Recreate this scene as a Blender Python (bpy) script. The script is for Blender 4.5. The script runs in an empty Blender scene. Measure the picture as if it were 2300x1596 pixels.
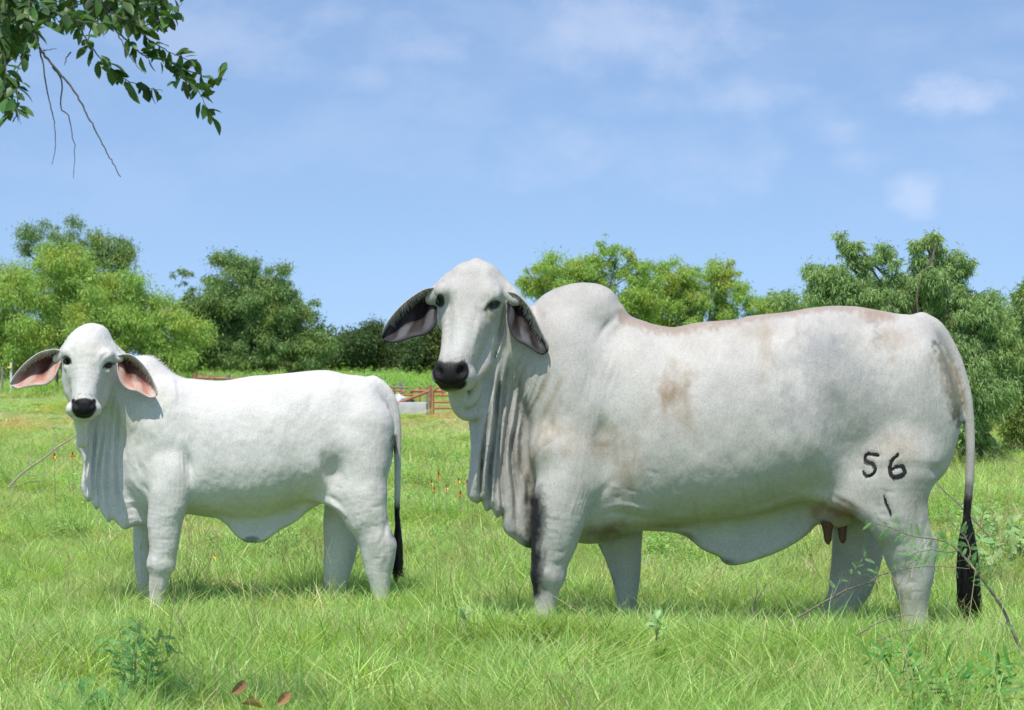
import bpy, math, random
import numpy as np
from mathutils import Vector, Matrix

random.seed(7)
rng = np.random.default_rng(11)
S = bpy.context.scene
COL = S.collection

# ------------------------------------------------------------------ camera, sun, sky, exposure
CAM_H = 1.2
FLOOR = 0.08          # height of the ground where the cattle stand
FPX = 4480.0            # focal length in units of the 2300-wide survey grid
CX, CY = 1150.0, 835.0  # principal column and horizon row of that grid
cam_d = bpy.data.cameras.new("camera")
cam = bpy.data.objects.new("camera", cam_d)
COL.objects.link(cam)
cam.location = (0, 0, CAM_H)
cam.rotation_euler = (math.radians(90), 0, 0)
cam_d.sensor_width = 36.0
cam_d.lens = 36.0 * FPX / 2300.0
cam_d.shift_y = (CY - 798.0) / 2300.0
cam_d.clip_start = 0.1
cam_d.clip_end = 3000
cam_d.dof.use_dof = True
cam_d.dof.focus_distance = 7.9
cam_d.dof.aperture_fstop = 11.0
S.camera = cam

SUN_DIR = Vector((-0.13, -0.42, 0.88)).normalized()      # towards the sun
sun_d = bpy.data.lights.new("sun", 'SUN')
sun_d.energy = 4.8
sun_d.angle = math.radians(0.53)
sun_d.color = (1.0, 0.955, 0.87)
sun = bpy.data.objects.new("sun", sun_d)
sun.rotation_euler = SUN_DIR.to_track_quat('Z', 'Y').to_euler()
COL.objects.link(sun)

world = bpy.data.worlds.new("World")
S.world = world
world.use_nodes = True
def build_world():
    nt = world.node_tree; N = nt.nodes; L = nt.links
    N.clear()
    out = N.new("ShaderNodeOutputWorld")
    bg = N.new("ShaderNodeBackground"); bg.inputs[1].default_value = 0.15
    sky = N.new("ShaderNodeTexSky"); sky.sky_type = 'NISHITA'; sky.sun_disc = False
    sky.sun_elevation = math.asin(SUN_DIR.z)
    sky.sun_rotation = math.atan2(SUN_DIR.x, SUN_DIR.y)
    sky.air_density = 1.0; sky.dust_density = 0.6; sky.ozone_density = 2.0; sky.altitude = 100
    # broad soft clouds, placed by view direction
    tc = N.new("ShaderNodeTexCoord")
    lift = N.new("ShaderNodeVectorMath"); lift.operation = 'MULTIPLY_ADD'
    lift.inputs[1].default_value = (1, 1, 0.85); lift.inputs[2].default_value = (0, 0, 0.16)
    L.new(tc.outputs['Generated'], lift.inputs[0])
    nrm = N.new("ShaderNodeVectorMath"); nrm.operation = 'NORMALIZE'
    L.new(lift.outputs[0], nrm.inputs[0]); L.new(nrm.outputs[0], sky.inputs[0])
    mp = N.new("ShaderNodeMapping"); mp.inputs['Scale'].default_value = (1.0, 1.0, 2.0)
    mp.inputs['Location'].default_value = (3.17, 0.4, 1.24)
    L.new(tc.outputs['Generated'], mp.inputs['Vector'])
    n1 = N.new("ShaderNodeTexNoise"); n1.inputs['Scale'].default_value = 11.0
    n1.inputs['Detail'].default_value = 9; n1.inputs['Roughness'].default_value = 0.58
    n1.inputs['Distortion'].default_value = 0.1
    L.new(mp.outputs[0], n1.inputs['Vector'])
    n2 = N.new("ShaderNodeTexNoise"); n2.inputs['Scale'].default_value = 3.2
    n2.inputs['Detail'].default_value = 2
    L.new(mp.outputs[0], n2.inputs['Vector'])
    sep = N.new("ShaderNodeSeparateXYZ"); L.new(tc.outputs['Generated'], sep.inputs[0])
    add = N.new("ShaderNodeMath"); add.operation = 'MULTIPLY_ADD'; add.inputs[1].default_value = 0.55
    L.new(n2.outputs[0], add.inputs[0]); L.new(n1.outputs[0], add.inputs[2])
    ramp = N.new("ShaderNodeMapRange"); ramp.interpolation_type = 'SMOOTHSTEP'
    ramp.inputs[1].default_value = 0.72; ramp.inputs[2].default_value = 1.0
    ramp.inputs[3].default_value = 0.0; ramp.inputs[4].default_value = 0.14
    L.new(add.outputs[0], ramp.inputs[0])
    # clouds thin out into the haze at the horizon
    hz = N.new("ShaderNodeMapRange"); hz.interpolation_type = 'SMOOTHSTEP'
    hz.inputs[1].default_value = 0.03; hz.inputs[2].default_value = 0.15
    L.new(sep.outputs[2], hz.inputs[0])
    mu = N.new("ShaderNodeMath"); mu.operation = 'MULTIPLY'
    L.new(ramp.outputs[0], mu.inputs[0]); L.new(hz.outputs[0], mu.inputs[1])
    # separate soft heaps of fair weather cloud, each a region of sky filled with billowy noise
    def mth(op, a, b=None, c=None):
        n = N.new("ShaderNodeMath"); n.operation = op
        for i, v in enumerate((a, b, c)):
            if v is None: continue
            if isinstance(v, (int, float)): n.inputs[i].default_value = v
            else: L.new(v, n.inputs[i])
        return n.outputs[0]
    ay = mth('MAXIMUM', mth('ABSOLUTE', sep.outputs[1]), 0.05)
    gx = mth('DIVIDE', sep.outputs[0], ay); gz = mth('DIVIDE', sep.outputs[2], ay)
    nb = N.new("ShaderNodeTexNoise"); nb.inputs['Scale'].default_value = 26; nb.inputs['Detail'].default_value = 8; nb.inputs['Roughness'].default_value = 0.55
    mpb = N.new("ShaderNodeMapping"); mpb.inputs['Scale'].default_value = (1, 1, 1.5); L.new(tc.outputs['Generated'], mpb.inputs[0]); L.new(mpb.outputs[0], nb.inputs['Vector'])
    tot = None
    for (u, v, ru, rv, st) in ((500, 70, 300, 110, .42), (950, 110, 150, 75, .45), (1440, 70, 260, 120, .62), (830, 180, 110, 55, .35), (1430, 225, 120, 50, .32), (1690, 210, 110, 50, .48),
                               (2135, 232, 150, 62, .78), (1900, 285, 120, 50, .45), (1450, 365, 320, 85, .36), (2060, 440, 60, 48, .60), (1920, 360, 70, 34, .30), (1230, 100, 120, 60, .35), (2300, 60, 160, 50, .2)):
        dx = mth('DIVIDE', mth('SUBTRACT', gx, (u - 1150.0) / 4480.0), ru / 4480.0)
        dz = mth('DIVIDE', mth('SUBTRACT', gz, -(v - 835.0) / 4480.0), rv / 4480.0)
        d = mth('SQRT', mth('ADD', mth('MULTIPLY', dx, dx), mth('MULTIPLY', dz, dz)))
        e = mth('ADD', mth('SUBTRACT', 1.0, d), mth('MULTIPLY', mth('SUBTRACT', nb.outputs[0], 0.5), 3.6))
        sm = N.new("ShaderNodeMapRange"); sm.interpolation_type = 'SMOOTHSTEP'; sm.inputs[1].default_value = -0.35; sm.inputs[2].default_value = 1.35; sm.inputs[4].default_value = st * 0.55
        L.new(e, sm.inputs[0]); tot = sm.outputs[0] if tot is None else mth('MAXIMUM', tot, sm.outputs[0])
    allc = N.new("ShaderNodeMath"); allc.operation = 'MAXIMUM'; L.new(mu.outputs[0], allc.inputs[0]); L.new(tot, allc.inputs[1])
    tint = N.new("ShaderNodeMixRGB"); tint.blend_type = 'MULTIPLY'; tint.inputs[0].default_value = 1.0
    tint.inputs[2].default_value = (1.14, 1.15, 1.19, 1)
    L.new(sky.outputs[0], tint.inputs[1])
    mix = N.new("ShaderNodeMixRGB"); mix.inputs[2].default_value = (5.7, 6.1, 7.3, 1)
    L.new(allc.outputs[0], mix.inputs[0]); L.new(tint.outputs[0], mix.inputs[1])
    L.new(mix.outputs[0], bg.inputs[0]); L.new(bg.outputs[0], out.inputs[0])
build_world()
S.view_settings.view_transform = 'Standard'
S.view_settings.look = 'None'
S.view_settings.gamma = 1.0
S.view_settings.exposure = 0.0
S.view_settings.use_curve_mapping = False
S.render.engine = 'CYCLES'
S.cycles.max_bounces = 5
S.cycles.transparent_max_bounces = 8
S.cycles.use_denoising = True

# ------------------------------------------------------------------ helpers
def place(u, v, Y):
    """world point seen at column u, row v of the survey grid at distance Y"""
    return Vector(((u - CX) / FPX * Y, Y, CAM_H - (v - CY) / FPX * Y))

def tag(o, label=None, cat=None, group=None, kind=None):
    if label: o['label'] = label
    if cat: o['category'] = cat
    if group: o['group'] = group
    if kind: o['kind'] = kind
    return o

def empty(name, loc, label, cat, group=None):
    o = bpy.data.objects.new(name, None)
    o.empty_display_size = 0.1
    o.location = loc
    COL.objects.link(o)
    return tag(o, label, cat, group)

def link_mesh(name, me, mat=None, parent=None, world_coords=True):
    o = bpy.data.objects.new(name, me)
    if mat is not None and len(me.materials) == 0: me.materials.append(mat)
    COL.objects.link(o)
    if parent is not None:
        o.parent = parent
        if world_coords:
            p = parent; off = Vector((0, 0, 0))
            while p is not None:
                off += p.location; p = p.parent
            o.location = -off
    return o

def np_mesh(name, verts, quads=None, tris=None, colors=None, smooth=True):
    """fast mesh from numpy arrays"""
    me = bpy.data.meshes.new(name)
    verts = np.asarray(verts, dtype=np.float32)
    nq = 0 if quads is None else len(quads); ntr = 0 if tris is None else len(tris)
    me.vertices.add(len(verts))
    me.vertices.foreach_set("co", verts.ravel())
    idx = []
    if nq: idx.append(np.asarray(quads, dtype=np.int32).ravel())
    if ntr: idx.append(np.asarray(tris, dtype=np.int32).ravel())
    idx = np.concatenate(idx)
    me.loops.add(len(idx)); me.loops.foreach_set("vertex_index", idx)
    me.polygons.add(nq + ntr)
    starts = np.concatenate([np.arange(nq, dtype=np.int32) * 4, nq * 4 + np.arange(ntr, dtype=np.int32) * 3])
    me.polygons.foreach_set("loop_start", starts)
    if smooth: me.polygons.foreach_set("use_smooth", np.ones(nq + ntr, dtype=bool))
    me.update(calc_edges=True)
    if colors is not None:
        a = me.color_attributes.new("tone", 'FLOAT_COLOR', 'POINT')
        c = np.ones((len(verts), 4), dtype=np.float32); c[:, :3] = colors
        a.data.foreach_set("color", c.ravel())
    return me

def catmull(pts, n=6):
    """smooth resampling of a polyline of any dimension"""
    P = np.asarray(pts, dtype=float)
    if len(P) < 3: return P
    Q = np.vstack([2 * P[0] - P[1], P, 2 * P[-1] - P[-2]])
    out = []
    for i in range(1, len(Q) - 2):
        p0, p1, p2, p3 = Q[i - 1], Q[i], Q[i + 1], Q[i + 2]
        for t in np.linspace(0, 1, n, endpoint=False):
            out.append(0.5 * ((2 * p1) + (-p0 + p2) * t + (2 * p0 - 5 * p1 + 4 * p2 - p3) * t * t + (-p0 + 3 * p1 - 3 * p2 + p3) * t ** 3))
    out.append(P[-1])
    return np.array(out)

def vnoise2(x, y, seed=0, octaves=3, scale=1.0):
    """value noise in numpy, about 0..1"""
    r = np.random.default_rng(seed); T = r.random((64, 64)).astype(np.float32)
    tot = np.zeros_like(x, dtype=np.float32); amp = 1.0; s = 0.0; f = scale
    for o in range(octaves):
        X = x * f + 17.3 * o; Yy = y * f + 9.1 * o
        xi = np.floor(X).astype(int); yi = np.floor(Yy).astype(int)
        fx = X - xi; fy = Yy - yi; fx = fx * fx * (3 - 2 * fx); fy = fy * fy * (3 - 2 * fy)
        a = T[xi & 63, yi & 63]; b = T[(xi + 1) & 63, yi & 63]; c = T[xi & 63, (yi + 1) & 63]; d = T[(xi + 1) & 63, (yi + 1) & 63]
        tot += amp * ((a * (1 - fx) + b * fx) * (1 - fy) + (c * (1 - fx) + d * fx) * fy)
        s += amp; amp *= 0.5; f *= 2.0
    return tot / s

def smooth01(x): 
    x = np.clip(x, 0, 1); return x * x * (3 - 2 * x)

# ------------------------------------------------------------------ materials
def new_mat(name):
    m = bpy.data.materials.new(name); m.use_nodes = True
    nt = m.node_tree; b = nt.nodes["Principled BSDF"]
    return m, nt, b

def simple_mat(name, col, rough=0.7, spec=0.3, noise=0.0, nscale=20.0, bump=0.0, metal=0.0, obj_coords=True):
    m, nt, b = new_mat(name)
    b.inputs['Roughness'].default_value = rough
    b.inputs['Specular IOR Level'].default_value = spec
    b.inputs['Metallic'].default_value = metal
    b.inputs['Base Color'].default_value = (*col, 1)
    if noise or bump:
        tc = nt.nodes.new("ShaderNodeTexCoord")
        n = nt.nodes.new("ShaderNodeTexNoise"); n.inputs['Scale'].default_value = nscale; n.inputs['Detail'].default_value = 6
        nt.links.new(tc.outputs['Object'], n.inputs['Vector'])
        if noise:
            r = nt.nodes.new("ShaderNodeMapRange"); r.inputs[1].default_value = 0.3; r.inputs[2].default_value = 0.7
            r.inputs[3].default_value = 1 - noise; r.inputs[4].default_value = 1 + noise * 0.6
            nt.links.new(n.outputs[0], r.inputs[0])
            mx = nt.nodes.new("ShaderNodeVectorMath"); mx.operation = 'SCALE'; mx.inputs[0].default_value = col
            nt.links.new(r.outputs[0], mx.inputs['Scale']); nt.links.new(mx.outputs[0], b.inputs['Base Color'])
        if bump:
            bp = nt.nodes.new("ShaderNodeBump"); bp.inputs['Strength'].default_value = bump; bp.inputs['Distance'].default_value = 0.01
            nt.links.new(n.outputs[0], bp.inputs['Height']); nt.links.new(bp.outputs[0], b.inputs['Normal'])
    return m

def coat_mat(name, rough=0.62, sheen=0.0, fine=340.0, speck=0.18):
    """short hair coat: pigment from the 'tone' attribute, mottled, with fine hair relief"""
    m, nt, b = new_mat(name); N = nt.nodes; L = nt.links
    at = N.new("ShaderNodeAttribute"); at.attribute_name = "tone"
    tc = N.new("ShaderNodeTexCoord")
    mp = N.new("ShaderNodeMapping"); mp.inputs['Scale'].default_value = (1.0, 1.0, 0.33)
    L.new(tc.outputs['Object'], mp.inputs[0])
    n1 = N.new("ShaderNodeTexNoise"); n1.inputs['Scale'].default_value = fine; n1.inputs['Detail'].default_value = 3
    L.new(mp.outputs[0], n1.inputs['Vector'])
    n2 = N.new("ShaderNodeTexNoise"); n2.inputs['Scale'].default_value = 9.0; n2.inputs['Detail'].default_value = 6; n2.inputs['Roughness'].default_value = 0.6
    L.new(tc.outputs['Object'], n2.inputs['Vector'])
    r1 = N.new("ShaderNodeMapRange"); r1.inputs[1].default_value = 0.3; r1.inputs[2].default_value = 0.7
    r1.inputs[3].default_value = 1 - speck; r1.inputs[4].default_value = 1 + speck * 0.7
    L.new(n1.outputs[0], r1.inputs[0])
    r2 = N.new("ShaderNodeMapRange"); r2.inputs[1].default_value = 0.3; r2.inputs[2].default_value = 0.7
    r2.inputs[3].default_value = 0.93; r2.inputs[4].default_value = 1.04
    L.new(n2.outputs[0], r2.inputs[0])
    mm = N.new("ShaderNodeMath"); mm.operation = 'MULTIPLY'; L.new(r1.outputs[0], mm.inputs[0]); L.new(r2.outputs[0], mm.inputs[1])
    sc = N.new("ShaderNodeVectorMath"); sc.operation = 'SCALE'
    L.new(at.outputs['Color'], sc.inputs[0]); L.new(mm.outputs[0], sc.inputs['Scale'])
    L.new(sc.outputs[0], b.inputs['Base Color'])
    b.inputs['Roughness'].default_value = rough
    b.inputs['Specular IOR Level'].default_value = 0.18
    b.inputs['Sheen Weight'].default_value = sheen; b.inputs['Sheen Roughness'].default_value = 0.5
    # relief: hair grain and soft skin wrinkles
    n3 = N.new("ShaderNodeTexNoise"); n3.inputs['Scale'].default_value = 34.0; n3.inputs['Detail'].default_value = 6; n3.inputs['Roughness'].default_value = 0.62
    mp3 = N.new("ShaderNodeMapping"); mp3.inputs['Scale'].default_value = (1.0, 1.0, 0.22)
    L.new(tc.outputs['Object'], mp3.inputs[0]); L.new(mp3.outputs[0], n3.inputs['Vector'])
    b1 = N.new("ShaderNodeBump"); b1.inputs['Strength'].default_value = 0.6; b1.inputs['Distance'].default_value = 0.008
    L.new(n3.outputs[0], b1.inputs['Height'])
    b2 = N.new("ShaderNodeBump"); b2.inputs['Strength'].default_value = 0.35; b2.inputs['Distance'].default_value = 0.002
    L.new(n1.outputs[0], b2.inputs['Height']); L.new(b1.outputs[0], b2.inputs['Normal'])
    L.new(b2.outputs[0], b.inputs['Normal'])
    return m

M = {}
M['coat'] = coat_mat("cattle_coat")
M['ear'] = coat_mat("ear_skin", rough=0.6, sheen=0.0)
M['eye'] = simple_mat("eye_dark", (0.012, 0.009, 0.008), rough=0.08, spec=0.6)
M['hoof'] = simple_mat("hoof_horn", (0.05, 0.045, 0.04), rough=0.5, noise=0.3)
M['black_hair'] = simple_mat("black_hair", (0.012, 0.011, 0.011), rough=0.45, spec=0.4)
M['brand'] = simple_mat("brand_scar", (0.018, 0.017, 0.018), rough=0.7, noise=0.5, nscale=120, bump=0.4)
M['teat'] = simple_mat("teat_skin", (0.13, 0.055, 0.042), rough=0.5, noise=0.25, nscale=40, bump=0.2)
M['grey_hair'] = simple_mat("rim_hair", (0.42, 0.40, 0.38), rough=0.6)
M['white_hair'] = simple_mat("fine_white_hair", (0.62, 0.60, 0.57), rough=0.6)

# ------------------------------------------------------------------ soft body modelling (signed distance field + surface nets)
class Form:
    """Collects soft shapes in a side-view frame: u along the body, v down, w towards the viewer,
    all in survey units at the animal's own distance; w is real depth in the same units."""
    def __init__(self, Y0):
        self.Y0 = Y0; self.k = FPX / Y0; self.ops = []
        self.disp = None
    def q(self, u, v, w=0.0):
        s = 1.0 - w / FPX
        return np.array([CX + (u - CX) * s, CY + (v - CY) * s, w])
    def s(self, w): return 1.0 - w / FPX
    def add(self, fn, lo, hi, k=20.0, mode='add'):
        self.ops.append((fn, np.array(lo, dtype=np.float32), np.array(hi, dtype=np.float32), float(k), mode))
    def ell(self, c, r, k=20.0, mode='add', rot=0.0):
        c = self.q(*c); r = np.array(r, dtype=np.float32)
        ca, sa = math.cos(rot), math.sin(rot); rm = max(r)
        def fn(P):
            d = P - c.astype(np.float32)
            x = (d[:, 0] * ca + d[:, 1] * sa) / r[0]; y = (-d[:, 0] * sa + d[:, 1] * ca) / r[1]; z = d[:, 2] / r[2]
            k0 = np.sqrt(x * x + y * y + z * z)
            k1 = np.sqrt((x / r[0]) ** 2 + (y / r[1]) ** 2 + (z / r[2]) ** 2) + 1e-9
            return k0 * (k0 - 1) / k1
        self.add(fn, c - rm, c + rm, k, mode)
    def chain(self, pts, k=20.0, sw=1.0, mode='add', n=4):
        """pts: (u, v, w, r); sw squeezes the section in depth"""
        A = []
        for p in pts:
            a = self.q(p[0], p[1], p[2]); A.append([a[0], a[1], a[2], p[3] * self.s(p[2])])
        A = catmull(A, n).astype(np.float32) if len(A) > 2 else np.array(A, dtype=np.float32)
        rm = A[:, 3].max()
        lo = A[:, :3].min(0) - rm; hi = A[:, :3].max(0) + rm
        def fn(P):
            best = None
            X = P[:, 0]; Y = P[:, 1]; Z = P[:, 2]
            for i in range(len(A) - 1):
                a = A[i]; b = A[i + 1]
                ab = b[:3] - a[:3]; L2 = float(ab @ ab) + 1e-9
                t = np.clip(((X - a[0]) * ab[0] + (Y - a[1]) * ab[1] + (Z - a[2]) * ab[2]) / L2, 0, 1)
                dz = (Z - a[2] - t * ab[2]) / sw
                d = np.sqrt((X - a[0] - t * ab[0]) ** 2 + (Y - a[1] - t * ab[1]) ** 2 + dz * dz) - (a[3] + t * (b[3] - a[3]))
                best = d if best is None else np.minimum(best, d)
            return best
        self.add(fn, lo, hi, k, mode)
    def slab(self, poly, w0, th, rnd=None, k=14.0, smooth=4, mode='add', tilt=(0, 0), hem=None):
        """outline seen at depth w0, half thickness th, edge rounding rnd, tilt = dw/du, dw/dv"""
        poly = np.array(poly, dtype=float)
        if smooth > 1:
            pc = np.vstack([poly[-1], poly, poly[0], poly[1]])
            cc = catmull(pc, smooth); poly = cc[smooth:-smooth]
        Q = np.array([self.q(p[0], p[1], w0)[:2] for p in poly], dtype=np.float32)
        cen = Q.mean(0)
        rnd = th if rnd is None else rnd
        ext = abs(tilt[0]) * (Q[:, 0].max() - Q[:, 0].min()) + abs(tilt[1]) * (Q[:, 1].max() - Q[:, 1].min())
        lo = [Q[:, 0].min(), Q[:, 1].min(), w0 - th - ext]; hi = [Q[:, 0].max(), Q[:, 1].max(), w0 + th + ext]
        E = [(Q[i], Q[(i + 1) % len(Q)]) for i in range(len(Q))]
        def fn(P):
            X = P[:, 0]; Y = P[:, 1]
            d2 = np.full(len(P), 1e12, dtype=np.float32); ins = np.zeros(len(P), dtype=bool)
            for a, b in E:
                ex, ey = b[0] - a[0], b[1] - a[1]
                px = X - a[0]; py = Y - a[1]
                t = np.clip((px * ex + py * ey) / (ex * ex + ey * ey + 1e-9), 0, 1)
                d2 = np.minimum(d2, (px - t * ex) ** 2 + (py - t * ey) ** 2)
                c1 = (Y >= a[1]) != (Y >= b[1])
                if abs(ey) > 1e-6:
                    xc = a[0] + (Y - a[1]) / ey * ex
                    ins ^= c1 & (X < xc)
            ds = np.sqrt(d2); ds[ins] *= -1
            wz = np.abs(P[:, 2] - w0 - tilt[0] * (X - cen[0]) - tilt[1] * (Y - cen[1])) - th
            a1 = ds + rnd; b1 = wz + rnd
            return np.minimum(np.maximum(a1, b1), 0) + np.sqrt(np.maximum(a1, 0) ** 2 + np.maximum(b1, 0) ** 2) - rnd
        self.add(fn, lo, hi, k, mode)
    def loft(self, top, bot, hw, k=20.0, p=2.0, keel=0.0):
        """barrel of the trunk: top line, bottom line and half width along u"""
        T = catmull(top, 6); B = catmull(bot, 6); H = catmull(hw, 6)
        u0 = max(T[0, 0], B[0, 0]); u1 = min(T[-1, 0], B[-1, 0])
        lo = [u0, T[:, 1].min(), -H[:, 1].max()]; hi = [u1, B[:, 1].max(), H[:, 1].max()]
        def fn(P):
            U = np.clip(P[:, 0], u0, u1)
            t = np.interp(U, T[:, 0], T[:, 1]); b = np.interp(U, B[:, 0], B[:, 1]); h = np.maximum(np.interp(U, H[:, 0], H[:, 1]), 4)
            cz = (t + b) / 2; hz = np.maximum((b - t) / 2, 3)
            y = (P[:, 1] - cz) / hz
            h2 = h * (1 + keel * np.clip(y, -1, 1))
            x = P[:, 2] / h2
            rho = (np.abs(x) ** p + np.abs(y) ** p) ** (1 / p) + 1e-6
            g = np.sqrt((np.abs(x) ** (p - 1) / h2) ** 2 + (np.abs(y) ** (p - 1) / hz) ** 2) / rho ** (p - 1) + 1e-4
            d = (rho - 1) / g
            d = np.maximum(d, -np.minimum(h2, hz))
            e = np.abs(P[:, 0] - U)
            return (np.where(e > 0, np.sqrt(np.maximum(d, 0) ** 2 + e * e), d)).astype(np.float32)
        self.add(fn, lo, hi, k)
    # relief map drawn over the near side, in observed coordinates
    def relief(self, box):
        self.box = box
        self.disp = np.zeros((box[2] - box[0], box[3] - box[1]), dtype=np.float32)
        self.gu, self.gv = np.meshgrid(np.arange(box[0], box[2]), np.arange(box[1], box[3]), indexing='ij')
    def _win(self, lo, hi):
        b = self.box
        i0 = max(int(lo[0]) - b[0], 0); i1 = min(int(hi[0]) - b[0] + 1, b[2] - b[0])
        j0 = max(int(lo[1]) - b[1], 0); j1 = min(int(hi[1]) - b[1] + 1, b[3] - b[1])
        return slice(i0, i1), slice(j0, j1)
    def stroke(self, pts, amp, r, taper=0.5, onesided=0.0):
        A = catmull(pts, 6); m = 3 * r
        W = self._win(A.min(0) - m, A.max(0) + m)
        U = self.gu[W].astype(np.float32); V = self.gv[W].astype(np.float32)
        if U.size == 0: return
        best = np.full(U.shape, 1e9, dtype=np.float32); tt = np.zeros_like(best); sd = np.zeros_like(best)
        n = len(A) - 1
        for i in range(n):
            a = A[i]; e = A[i + 1] - a; L2 = e @ e + 1e-9
            t = np.clip(((U - a[0]) * e[0] + (V - a[1]) * e[1]) / L2, 0, 1)
            dx = U - a[0] - t * e[0]; dy = V - a[1] - t * e[1]
            d = dx * dx + dy * dy; k = d < best
            best[k] = d[k]; tt[k] = ((i + t) / n)[k]; sd[k] = (e[0] * dy - e[1] * dx)[k]
        env = smooth01(np.minimum(tt, 1 - tt) / max(taper, 1e-3) * 1.0) if taper > 0 else 1.0
        ds = np.sqrt(best)
        if onesided:
            ds = np.where(sd * onesided > 0, ds * 0.45, ds * 1.6)
        self.disp[W] += amp * np.exp(-(ds / r) ** 2) * env
    def dent(self, c, r, amp, rot=0.0):
        m = 3 * max(r)
        W = self._win((c[0] - m, c[1] - m), (c[0] + m, c[1] + m))
        U = self.gu[W] - c[0]; V = self.gv[W] - c[1]
        ca, sa = math.cos(rot), math.sin(rot)
        x = (U * ca + V * sa) / r[0]; y = (-U * sa + V * ca) / r[1]
        self.disp[W] += amp * np.exp(-(x * x + y * y))
    def sample(self, img, P):
        s = 1.0 - P[:, 2] / FPX
        uo = CX + (P[:, 0] - CX) / s - self.box[0]; vo = CY + (P[:, 1] - CY) / s - self.box[1]
        uo = np.clip(uo, 0, img.shape[0] - 1.01); vo = np.clip(vo, 0, img.shape[1] - 1.01)
        i = uo.astype(int); j = vo.astype(int); fu = uo - i; fv = vo - j
        if img.ndim == 3: fu = fu[:, None]; fv = fv[:, None]
        return (img[i, j] * (1 - fu) + img[i + 1, j] * fu) * (1 - fv) + (img[i, j + 1] * (1 - fu) + img[i + 1, j + 1] * fu) * fv
    def eval(self, P):
        P = P.astype(np.float32)
        d = np.full(len(P), 200.0, dtype=np.float32)
        for fn, lo, hi, k, mode in self.ops:
            m = k + 48.0
            ok = np.nonzero(((P[:, 0] > lo[0] - m) & (P[:, 0] < hi[0] + m) & (P[:, 1] > lo[1] - m) & (P[:, 1] < hi[1] + m) & (P[:, 2] > lo[2] - m) & (P[:, 2] < hi[2] + m)))[0]
            if len(ok) == 0: continue
            a = d[ok]; b = fn(P[ok])
            if mode == 'add':
                h = np.maximum(k - np.abs(a - b), 0) / k
                d[ok] = np.minimum(a, b) - h * h * k * 0.25
            else:
                b = -b; h = np.maximum(k - np.abs(a - b), 0) / k
                d[ok] = np.maximum(a, b) + h * h * k * 0.25
        if self.disp is not None:
            near = np.nonzero((np.abs(d) < 60) & (P[:, 2] > -20))[0]
            wgt = smooth01((P[near, 2] + 20) / 50.0)
            d[near] -= self.sample(self.disp, P[near]) * wgt
        return d
    def mesh(self, lo, hi, vox):
        n = [int(math.ceil((hi[i] - lo[i]) / vox / 6)) * 6 + 1 for i in range(3)]
        c = 6; nc = [(x - 1) // c for x in n]
        ax = [lo[i] + (np.arange(nc[i]) + 0.5) * c * vox for i in range(3)]
        G = np.stack(np.meshgrid(*ax, indexing='ij'), -1).reshape(-1, 3)
        dc = self.eval(G).reshape(nc)
        act = np.abs(dc) < c * vox * 0.87 * 1.25 + 14
        D = np.full([x * c for x in nc], 0, dtype=np.float32)
        D = np.repeat(np.repeat(np.repeat(dc, c, 0), c, 1), c, 2)
        D = np.pad(D, ((0, 1), (0, 1), (0, 1)), mode='edge')
        msk = np.zeros(D.shape, dtype=bool)
        am = np.repeat(np.repeat(np.repeat(act, c, 0), c, 1), c, 2)
        for a in (0, 1):
            for b in (0, 1):
                for e in (0, 1):
                    msk[a:a + am.shape[0], b:b + am.shape[1], e:e + am.shape[2]] |= am
        I = np.nonzero(msk)
        P = np.stack([lo[i] + I[i].astype(np.float32) * vox for i in range(3)], -1)
        step = 700000
        vals = np.concatenate([self.eval(P[i:i + step]) for i in range(0, len(P), step)])
        D[I] = vals
        return surface_nets(D, lo, vox)

def surface_nets(D, lo, vox):
    sgn = D < 0
    s = sgn[:-1, :-1, :-1].astype(np.int8)
    tot = np.zeros_like(s)
    for a in (0, 1):
        for b in (0, 1):
            for c in (0, 1):
                tot += sgn[a:a + s.shape[0], b:b + s.shape[1], c:c + s.shape[2]]
    cell = (tot > 0) & (tot < 8)
    I = np.stack(np.nonzero(cell), -1)
    idx = np.full(cell.shape, -1, dtype=np.int32); idx[tuple(I.T)] = np.arange(len(I))
    corners = [(a, b, c) for a in (0, 1) for b in (0, 1) for c in (0, 1)]
    val = {c: D[I[:, 0] + c[0], I[:, 1] + c[1], I[:, 2] + c[2]] for c in corners}
    acc = np.zeros((len(I), 3), dtype=np.float32); cnt = np.zeros(len(I), dtype=np.float32)
    for i, ca in enumerate(corners):
        for cb in corners[i + 1:]:
            if sum(abs(x - y) for x, y in zip(ca, cb)) != 1: continue
            va = val[ca]; vb = val[cb]; x = (va < 0) != (vb < 0)
            t = np.where(x, va / np.where(va - vb == 0, 1, va - vb), 0)
            for ax in range(3):
                acc[:, ax] += np.where(x, ca[ax] + t * (cb[ax] - ca[ax]), 0)
            cnt += x
    V = (I + acc / cnt[:, None]) * vox + np.array(lo, dtype=np.float32)
    quads = []
    for ax in range(3):
        sl0 = [slice(1, -1)] * 3; sl1 = [slice(1, -1)] * 3
        sl0[ax] = slice(0, -1); sl1[ax] = slice(1, None)
        a = sgn[tuple(sl0)]; b = sgn[tuple(sl1)]
        E = np.stack(np.nonzero(a != b), -1)
        o = np.array([1, 1, 1]); o[ax] = 0
        E = E + o
        b1, b2 = [(1, 2), (2, 0), (0, 1)][ax]
        e1 = np.zeros(3, int); e1[b1] = 1; e2 = np.zeros(3, int); e2[b2] = 1
        g = lambda X: idx[X[:, 0], X[:, 1], X[:, 2]]
        q = np.stack([g(E), g(E - e1), g(E - e1 - e2), g(E - e2)], -1)
        inside_first = sgn[E[:, 0], E[:, 1], E[:, 2]]
        q[~inside_first] = q[~inside_first][:, ::-1]
        quads.append(q)
    return V, np.concatenate(quads)

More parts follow.
